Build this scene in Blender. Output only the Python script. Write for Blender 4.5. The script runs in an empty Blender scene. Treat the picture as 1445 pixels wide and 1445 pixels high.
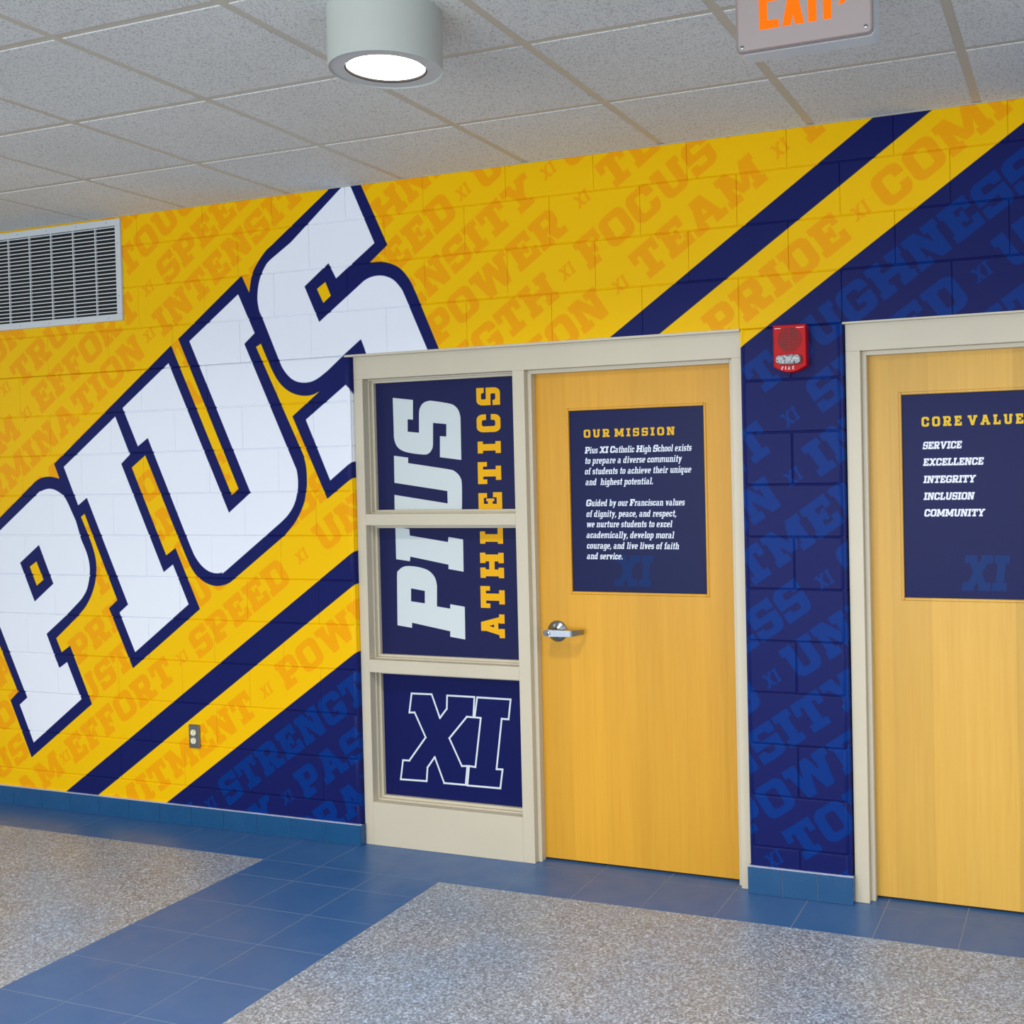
import bpy, bmesh, math, random
import numpy as np
from mathutils import Matrix, Vector

sc = bpy.context.scene
# ------------------------------------------------------------------ camera
W = 1445.0
F_PX, YAW, PITCH, ROLL = 1597.7776, 0.3701880, -0.0185312, -0.0216360
CAM = (0.8631138, -4.2788193, 1.6826588)
PPX, PPY = 193.9891, -34.1048
cy, sy, cp, sp = math.cos(YAW), math.sin(YAW), math.cos(PITCH), math.sin(PITCH)
fwd = Vector((-sy * cp, cy * cp, sp)); rgt = Vector((cy, sy, 0.0)); up = rgt.cross(fwd)
r2 = math.cos(ROLL) * rgt + math.sin(ROLL) * up
u2 = -math.sin(ROLL) * rgt + math.cos(ROLL) * up
cam = bpy.data.cameras.new('camera'); cam_o = bpy.data.objects.new('camera', cam)
sc.collection.objects.link(cam_o)
cam.sensor_width = 36.0; cam.lens = F_PX / W * 36.0
cam.shift_x = -PPX / W; cam.shift_y = PPY / W
cam.clip_start = 0.05; cam.clip_end = 100
M = Matrix(((r2.x, u2.x, -fwd.x), (r2.y, u2.y, -fwd.y), (r2.z, u2.z, -fwd.z))).to_4x4()
cam_o.matrix_world = Matrix.Translation(CAM) @ M
sc.camera = cam_o
# ------------------------------------------------------------------ view and world light
sc.view_settings.view_transform = 'Standard'; sc.view_settings.look = 'None'
sc.view_settings.gamma = 1.0; sc.view_settings.use_curve_mapping = False
sc.view_settings.exposure = 0.15
world = bpy.data.worlds.new('hall_light'); sc.world = world; world.use_nodes = True
bg = world.node_tree.nodes['Background']
bg.inputs[0].default_value = (0.90, 0.95, 1.0, 1); bg.inputs[1].default_value = 0.92
def area_light(name, loc, size, power, col, rot=(0, 0, 0), shape='DISK', size_y=None, spread=180):
    l = bpy.data.lights.new(name, 'AREA'); l.shape = shape; l.size = size
    if size_y: l.size_y = size_y
    l.energy = power; l.color = col; l.spread = math.radians(spread)
    o = bpy.data.objects.new(name, l); o.location = loc; o.rotation_euler = rot
    sc.collection.objects.link(o); return o
WARM = (1.0, 0.94, 0.85)
# the ceiling downlight in view, and unseen lamps added around it for more light
for lx, ly, pw in ((-0.955, -1.56, 20), (-3.39, -1.56, 8), (1.48, -1.56, 24), (-3.39, -4.6, 60), (-0.955, -4.6, 80), (1.48, -4.6, 60)):
    area_light('seen_and_added_downlight', (lx, ly, 2.800), 0.20, pw, WARM, spread=150)
# unseen fill light added behind the camera, standing in for window daylight
area_light('added_daylight_fill', (-1.2, -9.0, 1.35), 7.0, 300, (0.93, 0.97, 1.0), (math.radians(90), 0, 0), 'RECTANGLE', 2.4)

ZF = -0.008            # finished floor
ZC = 2.9707            # ceiling
Z4 = 2.212             # lintel course
CH, CW = 0.2032, 0.4064  # block course height and length
FY = 0.028             # face of the steel frames

# ------------------------------------------------------------------ object helpers
def link(o, parent=None):
    sc.collection.objects.link(o)
    if parent is not None: o.parent = parent
    return o
def tag(o, label=None, cat=None, group=None, kind=None):
    if label: o['label'] = label
    if cat: o['category'] = cat
    if group: o['group'] = group
    if kind: o['kind'] = kind
    return o
def empty(name, loc=(0, 0, 0)):
    o = bpy.data.objects.new(name, None); o.location = loc; o.empty_display_size = .1
    return link(o)
def meshobj(name, verts, faces, mat=None, parent=None, uvs=None, smooth=False, world=True):
    """verts in world coordinates; the object's origin goes to the middle of its foot"""
    me = bpy.data.meshes.new(name)
    v = np.array(verts, float)
    org = np.array([(v[:, 0].min() + v[:, 0].max()) / 2, (v[:, 1].min() + v[:, 1].max()) / 2, v[:, 2].min()])
    me.from_pydata([tuple(p) for p in (v - org)], [], faces)
    if uvs is not None:
        ul = me.uv_layers.new(name='UVMap')
        for l in me.loops: ul.data[l.index].uv = uvs[l.vertex_index]
    me.update()
    bm = bmesh.new(); bm.from_mesh(me); bmesh.ops.recalc_face_normals(bm, faces=bm.faces); bm.to_mesh(me); bm.free()
    if mat: me.materials.append(mat)
    if smooth:
        for p in me.polygons: p.use_smooth = True
    o = bpy.data.objects.new(name, me); link(o)
    o.location = org
    if parent is not None:
        o.parent = parent
        pl = Vector((0, 0, 0)); q = parent
        while q is not None: pl += q.location; q = q.parent
        o.location = Vector(org) - pl
    return o
class MB:
    def __init__(s): s.v = []; s.f = []
    def add(s, v, f):
        b = len(s.v); s.v += [tuple(p) for p in v]; s.f += [[i + b for i in g] for g in f]; return s
    def box(s, x0, x1, y0, y1, z0, z1, c=0.0):
        if c <= 0:
            v = [(x, y, z) for x in (x0, x1) for y in (y0, y1) for z in (z0, z1)]
            return s.add(v, [(0, 1, 3, 2), (4, 6, 7, 5), (0, 4, 5, 1), (2, 3, 7, 6), (0, 2, 6, 4), (1, 5, 7, 3)])
        bm = bmesh.new(); bmesh.ops.create_cube(bm, size=1)
        for q in bm.verts: q.co = Vector(((x0 + x1) / 2 + q.co.x * (x1 - x0), (y0 + y1) / 2 + q.co.y * (y1 - y0), (z0 + z1) / 2 + q.co.z * (z1 - z0)))
        bmesh.ops.bevel(bm, geom=bm.edges[:], offset=c, segments=1, affect='EDGES')
        bm.verts.index_update()
        s.add([q.co[:] for q in bm.verts], [[q.index for q in f.verts] for f in bm.faces]); bm.free(); return s
    def prism(s, pts, y0, y1, inset=0.0, dy=0.0):
        """polygon of (x,z) extruded from y0 (back) to y1 (front); optional chamfer ring at the front"""
        n = len(pts); P = [Vector((p[0], p[1])) for p in pts]
        rings = [[(p.x, y0, p.y) for p in P]]
        if inset > 0:
            rings.append([(p.x, y1 - dy, p.y) for p in P])
            c = sum(P, Vector((0, 0))) / n; Q = []
            ar = sum(P[i].x * P[(i + 1) % n].y - P[(i + 1) % n].x * P[i].y for i in range(n))
            for i in range(n):
                a = (P[i] - P[i - 1]).normalized(); b = (P[(i + 1) % n] - P[i]).normalized()
                na = Vector((-a.y, a.x)); nb = Vector((-b.y, b.x)); m = (na + nb)
                if ar < 0: m = -m
                m = m.normalized() if m.length > 1e-6 else na
                d = inset / max(.5, abs(m.dot(na)))
                Q.append(P[i] + m * d)
            rings.append([(p.x, y1, p.y) for p in Q])
        else: rings.append([(p.x, y1, p.y) for p in P])
        v = [p for r in rings for p in r]; f = []
        for k in range(len(rings) - 1):
            for i in range(n):
                j = (i + 1) % n; f.append((k * n + i, k * n + j, (k + 1) * n + j, (k + 1) * n + i))
        f.append(list(range(n))); f.append([(len(rings) - 1) * n + i for i in range(n)][::-1])
        return s.add(v, f)
    def lathe(s, prof, c, axis='z', n=48, caps=True):
        """prof: list of (radius, height) swept around an axis through c"""
        v = []; f = []
        for (r, h) in prof:
            for i in range(n):
                a = 2 * math.pi * i / n
                x, y = r * math.cos(a), r * math.sin(a)
                v.append((c[0] + x, c[1] + y, c[2] + h) if axis == 'z' else (c[0] + x, c[1] + h, c[2] + y))
        for k in range(len(prof) - 1):
            for i in range(n):
                j = (i + 1) % n; f.append((k * n + i, k * n + j, (k + 1) * n + j, (k + 1) * n + i))
        if caps:
            f.append(list(range(n))[::-1]); f.append([(len(prof) - 1) * n + i for i in range(n)])
        return s.add(v, f)
    def build(s, name, mat, parent=None, smooth=False, uvs=None):
        o = meshobj(name, s.v, s.f, mat, parent, uvs)
        if smooth:
            for p in o.data.polygons: p.use_smooth = True
            try: o.data.set_sharp_from_angle(angle=math.radians(35))
            except Exception: pass
        return o
def copyobj(src, parent, loc, name=None):
    o = src.copy(); sc.collection.objects.link(o); o.parent = parent; o.location = loc
    if name: o.name = name
    return o

# ------------------------------------------------------------------ node helpers
def srgb(r, g, b):
    f = lambda c: (c / 255 / 12.92) if c / 255 <= .04045 else ((c / 255 + .055) / 1.055) ** 2.4
    return (f(r), f(g), f(b), 1)
class Mat:
    def __init__(s, name, col=(.8, .8, .8, 1), rough=.5, metal=0, coat=0, spec=.5):
        s.m = bpy.data.materials.new(name); s.m.use_nodes = True; s.t = s.m.node_tree
        s.b = s.t.nodes['Principled BSDF']; s.b.inputs['Base Color'].default_value = col
        s.b.inputs['Roughness'].default_value = rough; s.b.inputs['Metallic'].default_value = metal
        s.b.inputs['Coat Weight'].default_value = coat; s.b.inputs['Specular IOR Level'].default_value = spec
    def n(s, kind, **k):
        q = s.t.nodes.new(kind)
        for a, b in k.items():
            if a in q.inputs.keys() if isinstance(a, str) else False: q.inputs[a].default_value = b
            else: setattr(q, a, b)
        return q
    def l(s, a, b): s.t.links.new(a, b)
    def coords(s, kind='Object', scale=(1, 1, 1)):
        if kind == 'World': c = s.n('ShaderNodeNewGeometry').outputs['Position']
        else: c = s.n('ShaderNodeTexCoord').outputs[kind]
        mp = s.n('ShaderNodeMapping'); mp.inputs['Scale'].default_value = scale
        s.l(c, mp.inputs[0]); return mp.outputs[0]
    def noise(s, vec, scale, detail=3, rough=.5):
        q = s.n('ShaderNodeTexNoise'); q.inputs['Scale'].default_value = scale
        q.inputs['Detail'].default_value = detail; q.inputs['Roughness'].default_value = rough
        s.l(vec, q.inputs['Vector']); return q
    def ramp(s, fac, stops, interp='LINEAR'):
        q = s.n('ShaderNodeValToRGB'); e = q.color_ramp.elements; q.color_ramp.interpolation = interp
        while len(e) > 1: e.remove(e[-1])
        e[0].position = stops[0][0]; e[0].color = stops[0][1]
        for p, c in stops[1:]:
            x = e.new(p); x.color = c
        s.l(fac, q.inputs[0]); return q.outputs[0]
    def mix(s, a, b, fac, mode='MIX'):
        q = s.n('ShaderNodeMix'); q.data_type = 'RGBA'; q.blend_type = mode
        if isinstance(fac, (int, float)): q.inputs[0].default_value = fac
        else: s.l(fac, q.inputs[0])
        for v, i in ((a, 6), (b, 7)):
            if isinstance(v, tuple): q.inputs[i].default_value = v
            else: s.l(v, q.inputs[i])
        return q.outputs[2]
    def bump(s, h, strength=.2, dist=.002):
        q = s.n('ShaderNodeBump'); q.inputs['Strength'].default_value = strength; q.inputs['Distance'].default_value = dist
        s.l(h, q.inputs['Height']); s.l(q.outputs[0], s.b.inputs['Normal'])
    def base(s, c): s.l(c, s.b.inputs['Base Color']); return s
G_ = lambda v: (v, v, v, 1)

# ------------------------------------------------------------------ slab letter shapes (cap height 1)
def rr(x0, y0, x1, y1, r, k=5):
    pts = []
    for cx_, cy_, a0 in ((x1 - r, y1 - r, 0), (x0 + r, y1 - r, 90), (x0 + r, y0 + r, 180), (x1 - r, y0 + r, 270)):
        for i in range(k + 1):
            a = math.radians(a0 + 90 * i / k); pts.append((cx_ + r * math.cos(a), cy_ + r * math.sin(a)))
    return pts
def rc(x0, y0, x1, y1): return [(x0, y0), (x1, y0), (x1, y1), (x0, y1)]
S_, B_, V_ = .31, .24, .23      # stem, bar, slab height
def glyph(ch):
    """(width, [solid polygons], [cut polygons]); cuts are applied to all solids"""
    S, B, V = S_, B_, V_
    if ch == 'I': return .56, [rc(.125, 0, .435, 1), rc(0, 0, .56, V), rc(0, 1 - V, .56, 1)], []
    if ch == 'T': return .95, [rc(.32, 0, .63, 1), rc(.17, 0, .78, V), rc(0, 1 - V, .95, 1), rc(0, .60, .2, 1), rc(.75, .60, .95, 1)], []
    if ch == 'E': return .89, [rc(.08, 0, .39, 1), rc(0, 0, .89, V), rc(0, 1 - V, .86, 1), rc(.67, 0, .89, .38), rc(.65, .63, .86, 1), rc(.3, .40, .62, .60), rc(.50, .33, .62, .67)], []
    if ch == 'F': return .86, [rc(.08, 0, .39, 1), rc(0, 0, .52, V), rc(0, 1 - V, .86, 1), rc(.65, .60, .86, 1), rc(.3, .38, .62, .58), rc(.50, .31, .62, .65)], []
    if ch == 'L': return .87, [rc(.08, 0, .39, 1), rc(0, 0, .87, V), rc(0, 1 - V, .50, 1), rc(.66, 0, .87, .42)], []
    if ch == 'O': return .98, [rr(0, 0, .98, 1, .27)], [rr(.31, .22, .67, .78, .09)]
    if ch == 'C': return .94, [rr(0, 0, .94, 1, .27)], [rr(.31, .22, .64, .78, .09), rc(.5, .40, 1.0, .60), rc(.60, .40, .645, .62)]
    if ch == 'G': return .98, [rr(0, 0, .98, 1, .27)], [rr(.31, .21, .66, .345, .05), rc(.31, .27, .47, .72), rr(.31, .50, .66, .78, .07), rc(.5, .53, 1.02, .645)]
    if ch == '1': return 1.02, [[(.04, 0), (.32, 0), (.98, 1), (.70, 1)], [(.66, 0), (.94, 0), (.34, 1), (.06, 1)], rc(0, 0, .40, .15), rc(.60, 0, 1.0, .15), rc(0, .85, .40, 1), rc(.64, .85, 1.02, 1)], []
    if ch == '2': return .46, [rc(.10, 0, .36, 1), rc(0, 0, .46, .15), rc(0, .85, .46, 1)], []
    if ch == 'D': return .98, [rc(0, 0, .45, V), rc(0, 1 - V, .45, 1), rc(.08, 0, .5, 1), rr(.2, 0, .98, 1, .27)], [rr(.39, .23, .67, .77, .07)]
    if ch == 'P': return .93, [rc(.08, 0, .39, 1), rc(0, 0, .56, V), rc(0, 1 - V, .5, 1), rr(.2, .33, .93, 1, .25)], [rr(.39, .54, .64, .79, .04)]
    if ch == 'R': return 1.02, [rc(.08, 0, .39, 1), rc(0, 0, .48, V), rc(0, 1 - V, .5, 1), rr(.2, .36, .95, 1, .24), [(.42, .42), (.74, .45), (.90, .1), (.58, .0)], rc(.60, 0, 1.02, V)], [rr(.39, .58, .65, .79, .04)]
    if ch == 'B': return .95, [rc(.08, 0, .39, 1), rc(0, 0, .5, V), rc(0, 1 - V, .5, 1), rr(.2, .45, .92, 1, .2), rr(.2, 0, .95, .56, .22)], [rc(.39, .61, .62, .79), rc(.39, .2, .63, .4)]
    if ch == 'U': return 1.04, [rr(.09, 0, .95, .9, .27), rc(.09, .4, .95, 1), rc(0, 1 - V, .46, 1), rc(.58, 1 - V, 1.04, 1)], [rr(.40, .22, .64, .7, .07), rc(.40, .45, .64, 1.05), rc(.46, .7, .58, 1.05)]
    if ch == 'S': return .88, [rr(0, 0, .88, 1, .25), rc(0, 0, .2, .3), rc(.68, .7, .88, 1)], [rr(.30, .60, .60, .80, .05), rc(.45, .60, .95, .68), rc(.45, .62, .62, .74), rr(.28, .20, .58, .40, .05), rc(-.1, .32, .42, .40), rc(.26, .25, .42, .38)]
    if ch == 'H': return 1.14, [rc(.08, 0, .39, 1), rc(.75, 0, 1.06, 1), rc(0, 0, .47, V), rc(.67, 0, 1.14, V), rc(0, 1 - V, .47, 1), rc(.67, 1 - V, 1.14, 1), rc(.3, .39, .85, .62)], []
    if ch == 'N': return 1.08, [rc(.07, 0, .34, 1), rc(.74, 0, 1.0, 1), rc(0, 0, .44, V), rc(0, 1 - V, .4, 1), rc(.62, 1 - V, 1.08, 1), [(.12, 1), (.44, 1), (1.0, 0), (.68, 0)]], []
    if ch == 'M': return 1.34, [rc(.08, 0, .36, 1), rc(.98, 0, 1.26, 1), rc(0, 0, .46, V), rc(.88, 0, 1.34, V), rc(0, 1 - V, .4, 1), rc(.94, 1 - V, 1.34, 1), [(.10, 1), (.42, 1), (.80, .16), (.54, .16)], [(.92, 1), (1.24, 1), (.80, .16), (.54, .16)]], []
    if ch == 'W': return 1.50, [[(.07, 1), (.37, 1), (.60, 0), (.30, 0)], [(.62, 1), (.88, 1), (.58, 0), (.32, 0)], [(.62, 1), (.88, 1), (1.18, 0), (.92, 0)], [(1.13, 1), (1.43, 1), (1.20, 0), (.90, 0)], rc(0, 1 - V, .46, 1), rc(1.04, 1 - V, 1.5, 1)], []
    if ch == 'V': return 1.16, [[(.06, 1), (.37, 1), (.74, 0), (.42, 0)], [(.79, 1), (1.10, 1), (.74, 0), (.42, 0)], rc(0, 1 - V, .48, 1), rc(.68, 1 - V, 1.16, 1)], []
    if ch == 'A': return 1.16, [[(.06, 0), (.33, 0), (.72, 1), (.40, 1)], [(.83, 0), (1.10, 0), (.76, 1), (.44, 1)], rc(0, 0, .45, V), rc(.71, 0, 1.16, V), rc(.25, .27, .9, .45), rc(.32, 1 - .2, .6, 1)], []
    if ch == 'X': return 1.10, [[(.06, 0), (.40, 0), (1.04, 1), (.70, 1)], [(.70, 0), (1.04, 0), (.40, 1), (.06, 1)], rc(0, 0, .46, V), rc(.64, 0, 1.10, V), rc(0, 1 - V, .46, 1), rc(.64, 1 - V, 1.10, 1)], []
    if ch == 'Y': return 1.08, [rc(.385, 0, .695, .5), rc(.24, 0, .84, V), [(.05, 1), (.37, 1), (.69, .42), (.39, .42)], [(.71, 1), (1.03, 1), (.69, .42), (.39, .42)], rc(0, 1 - V, .46, 1), rc(.62, 1 - V, 1.08, 1)], []
    return None
# lowercase: drawn from strokes, x height .70
def lower(ch):
    t, X = .20, .70
    st = lambda x, y0, y1: rc(x, y0, x + t, y1)
    fl = lambda x, y: rc(x - .07, y - .12, x + t, y)           # flag serif
    ft = lambda x: rc(x - .06, 0, x + t + .08, .12)            # foot slab
    bowl = lambda x0, x1: ([rr(x0, 0, x1, X, .19)], [rr(x0 + t, .14, x1 - t, X - .14, .06)])
    if ch == 'a': p, c = [rr(0, 0, .5, .44, .15), rr(.0, .3, .5, X, .16), st(.32, 0, .55), ft(.32)], [rc(.18, .13, .32, .32), rc(-.05, .43, .32, .56)]; return .64, p, c
    if ch == 'b': p, c = bowl(.06, .60); return .64, p + [st(.06, 0, 1), fl(.06, 1)], c
    if ch == 'c': p, c = bowl(0, .52); return .54, p, c + [rc(.30, .27, .6, .44)]
    if ch == 'd': p, c = bowl(0, .54); return .66, p + [st(.34, 0, 1), fl(.34, 1), ft(.34)], c
    if ch == 'e': return .56, [rr(0, 0, .54, X, .2)], [rc(.2, .44, .36, .57), rc(.2, .13, .60, .27), rc(.4, .2, .60, .30)]
    if ch == 'f': return .42, [st(.12, 0, .9), rr(.12, .72, .48, 1, .12), rc(0, .56, .42, .70), ft(.12)], [rc(.32, .6, .6, .86)]
    if ch == 'g': p, c = bowl(0, .54); return .58, p + [rr(0, -.3, .54, .1, .14), rc(.34, -.2, .54, X)], c + [rc(-.1, -.17, .34, .0)]
    if ch == 'h': return .66, [st(.06, 0, 1), fl(.06, 1), rr(.06, .2, .60, X, .17), rc(.40, 0, .60, .5), ft(.40), rc(0, 0, .3, .12)], [rc(.26, .12, .40, .56)]
    if ch == 'i': return .36, [st(.08, 0, X), fl(.08, X), ft(.08), rc(.08, .80, .28, .98)], []
    if ch == 'l': return .36, [st(.08, 0, 1), fl(.08, 1), ft(.08)], []
    if ch == 'm': return .98, [st(.06, 0, X), fl(.06, X), rr(.06, .2, .56, X, .15), rr(.40, .2, .92, X, .15), rc(.38, 0, .56, .5), rc(.73, 0, .92, .5), rc(.73, 0, .99, .12), rc(0, 0, .28, .12)], [rc(.26, .12, .38, .56), rc(.56, .12, .73, .56), rc(.26, -.1, .38, .3), rc(.56, -.1, .73, .3)]
    if ch == 'n': return .66, [st(.06, 0, X), fl(.06, X), rr(.06, .2, .60, X, .17), rc(.40, 0, .60, .5), ft(.40), rc(0, 0, .3, .12)], [rc(.26, .12, .40, .56)]
    if ch == 'o': p, c = bowl(0, .56); return .58, p, c
    if ch == 'p': p, c = bowl(.06, .60); return .64, p + [st(.06, -.3, X), fl(.06, X), rc(-.02, -.3, .34, -.19)], c
    if ch == 'q': p, c = bowl(0, .54); return .62, p + [st(.34, -.3, X), rc(.26, -.3, .62, -.19)], c
    if ch == 'r': return .50, [st(.08, 0, X), fl(.08, X), rc(0, 0, .38, .12), rr(.15, .42, .50, X, .1)], [rc(.28, .3, .36, .55)]
    if ch == 's': return .50, [rr(0, 0, .48, X, .15)], [rc(.18, .42, .6, .53), rc(-.1, .17, .30, .28)]
    if ch == 't': return .42, [st(.10, .05, .92), rr(.10, 0, .42, .3, .1), rc(0, .56, .40, .70)], [rc(.30, .14, .5, .4)]
    if ch == 'u': return .66, [rr(.06, 0, .58, .5, .17), rc(.06, .3, .26, X), rc(.38, 0, .58, X), fl(.06, X), fl(.38, X), ft(.38)], [rc(.26, .14, .38, .75)]
    if ch == 'v': return .62, [[(.03, X), (.24, X), (.42, 0), (.22, 0)], [(.40, X), (.60, X), (.42, 0), (.22, 0)], rc(0, .58, .30, X)], []
    if ch == 'w': return .90, [[(.03, X), (.23, X), (.36, 0), (.18, 0)], [(.38, X), (.54, X), (.36, 0), (.18, 0)], [(.38, X), (.54, X), (.74, 0), (.56, 0)], [(.70, X), (.88, X), (.74, 0), (.56, 0)], rc(0, .58, .28, X)], []
    if ch == 'x': return .62, [[(.0, 0), (.22, 0), (.60, X), (.38, X)], [(.38, 0), (.60, 0), (.24, X), (.02, X)]], []
    if ch == 'y': return .62, [[(.03, X), (.24, X), (.42, 0), (.22, 0)], [(.40, X), (.60, X), (.30, -.3), (.08, -.3)], rc(0, .58, .30, X)], []
    if ch == ',': return .24, [[(.04, .18), (.24, .18), (.14, -.16), (0, -.16)]], []
    if ch == '.': return .26, [rc(.03, 0, .22, .2)], []
    return None
def G2(ch): return glyph(ch) or lower(ch)
def adv(ch, gap): return .34 if ch == ' ' else G2(ch)[0] + gap
def run_width(s, gap): return sum(adv(c, gap) for c in s) - gap

# ------------------------------------------------------------------ a small painter for printed sheets
def area2(p): return sum(p[i][0] * p[(i + 1) % len(p)][1] - p[(i + 1) % len(p)][0] * p[i][1] for i in range(len(p)))
class Print:
    """flat artwork painted in metres (x right, z up) at ppm pixels per metre"""
    def __init__(s, x0, z0, x1, z1, ppm, bg):
        s.x0, s.z0, s.x1, s.z1, s.ppm = x0, z0, x1, z1, ppm
        s.w, s.h = int(round((x1 - x0) * ppm)), int(round((z1 - z0) * ppm))
        s.a = np.empty((s.h, s.w, 3), np.float32); s.a[:] = np.array(bg, np.float32) / 255
    def cover(s, solids):
        P = [[((x - s.x0) * s.ppm, (z - s.z0) * s.ppm) for x, z in p] for p in solids]
        ys = [q[1] for p in P for q in p]; xs = [q[0] for p in P for q in p]
        r0, r1 = max(0, int(min(ys))), min(s.h, int(max(ys)) + 1)
        c0, c1 = max(0, int(min(xs))), min(s.w, int(max(xs)) + 2)
        if r0 >= r1 or c0 >= c1: return None
        E = []
        for p in P:
            if area2(p) < 0: p = p[::-1]
            E += [(*p[i], *p[(i + 1) % len(p)]) for i in range(len(p))]
        E = np.array(E); E = E[np.abs(E[:, 1] - E[:, 3]) > 1e-9]
        m = np.zeros((r1 - r0, c1 - c0 + 2), np.float32); SS = 4; lim = float(c1 - c0)
        for r in range(r0, r1):
            row = m[r - r0]
            for k in range(SS):
                y = r + (k + .5) / SS
                u = (E[:, 1] <= y) & (E[:, 3] > y); d = (E[:, 3] <= y) & (E[:, 1] > y); sel = u | d
                if not sel.any(): continue
                e = E[sel]; x = e[:, 0] + (y - e[:, 1]) / (e[:, 3] - e[:, 1]) * (e[:, 2] - e[:, 0]) - c0
                wd = np.where(u[sel], 1, -1); o = np.argsort(x); w = 0
                for i in o:
                    if w == 0: st = x[i]
                    w += wd[i]
                    if w == 0:
                        a, b = max(0., st), min(lim, x[i])
                        if b > a:
                            ia, ib = int(a), int(b)
                            if ia == ib: row[ia] += (b - a) / SS
                            else:
                                row[ia] += (ia + 1 - a) / SS; row[ia + 1:ib] += 1. / SS; row[ib] += (b - ib) / SS
        return r0, r1, c0, c1, m[:, :c1 - c0]
    def fill(s, solids, col, cuts=()):
        m = s.cover(solids)
        if m is None: return
        r0, r1, c0, c1, a = m; a = a.copy()
        if cuts:
            k = s.cover(list(cuts))
            if k is not None:
                R0, R1, C0, C1, b = k
                y0, y1, x0, x1 = max(r0, R0), min(r1, R1), max(c0, C0), min(c1, C1)
                if y1 > y0 and x1 > x0: a[y0 - r0:y1 - r0, x0 - c0:x1 - c0] *= 1 - b[y0 - R0:y1 - R0, x0 - C0:x1 - C0]
        v = s.a[r0:r1, c0:c1]; c = np.array(col, np.float32) / 255
        v += (c - v) * np.clip(a, 0, 1)[..., None]
    def text(s, string, x, z, cap, col, ang=0., gap=.09, shear=0., fit=None, sx=1.):
        if fit is not None: sx = fit / (run_width(string, gap) * cap)
        ca, sa = math.cos(ang), math.sin(ang); t = 0.
        for ch in string:
            if ch != ' ':
                w, so, cu = G2(ch)
                f = lambda P: [(x + ca * ((t + px + shear * py) * cap * sx) - sa * py * cap, z + sa * ((t + px + shear * py) * cap * sx) + ca * py * cap) for px, py in P]
                s.fill([f(p) for p in so], col, [f(p) for p in cu])
            t += adv(ch, gap)
        return t * cap * sx
    def line(s, P, wd, col):
        n = len(P); q = []
        for i in range(n):
            (x0, y0), (x1, y1) = P[i], P[(i + 1) % n]; L = math.hypot(x1 - x0, y1 - y0); dx, dy = (x1 - x0) / L * wd / 2, (y1 - y0) / L * wd / 2
            q.append([(x0 - dy - dx, y0 + dx - dy), (x0 + dy - dx, y0 - dx - dy), (x1 + dy + dx, y1 - dx + dy), (x1 - dy + dx, y1 + dx + dy)])
        s.fill(q, col)
    def image(s, name):
        im = bpy.data.images.new(name, s.w, s.h, alpha=False); b = np.ones((s.h, s.w, 4), np.float32)
        b[..., :3] = s.a; im.pixels.foreach_set(b.ravel()); im.update(); im.pack(); return im
def print_mat(name, im, rough=.35, coat=0., bumpy=0., spec=.5):
    m = Mat(name, rough=rough, coat=coat, spec=spec)
    tc = m.n('ShaderNodeTexCoord'); t = m.n('ShaderNodeTexImage'); t.image = im; t.extension = 'EXTEND'; t.interpolation = 'Cubic'
    m.l(tc.outputs['UV'], t.inputs[0]); m.base(t.outputs[0])
    m.b.inputs['Coat Roughness'].default_value = .05
    if bumpy:
        v = m.coords('World'); q = m.noise(v, 160, 2); q2 = m.noise(v, 14, 2)
        a = m.n('ShaderNodeMath', operation='ADD'); m.l(q.outputs[0], a.inputs[0]); m.l(q2.outputs[0], a.inputs[1])
        m.bump(a.outputs[0], bumpy, .001)
    return m.m
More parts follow.
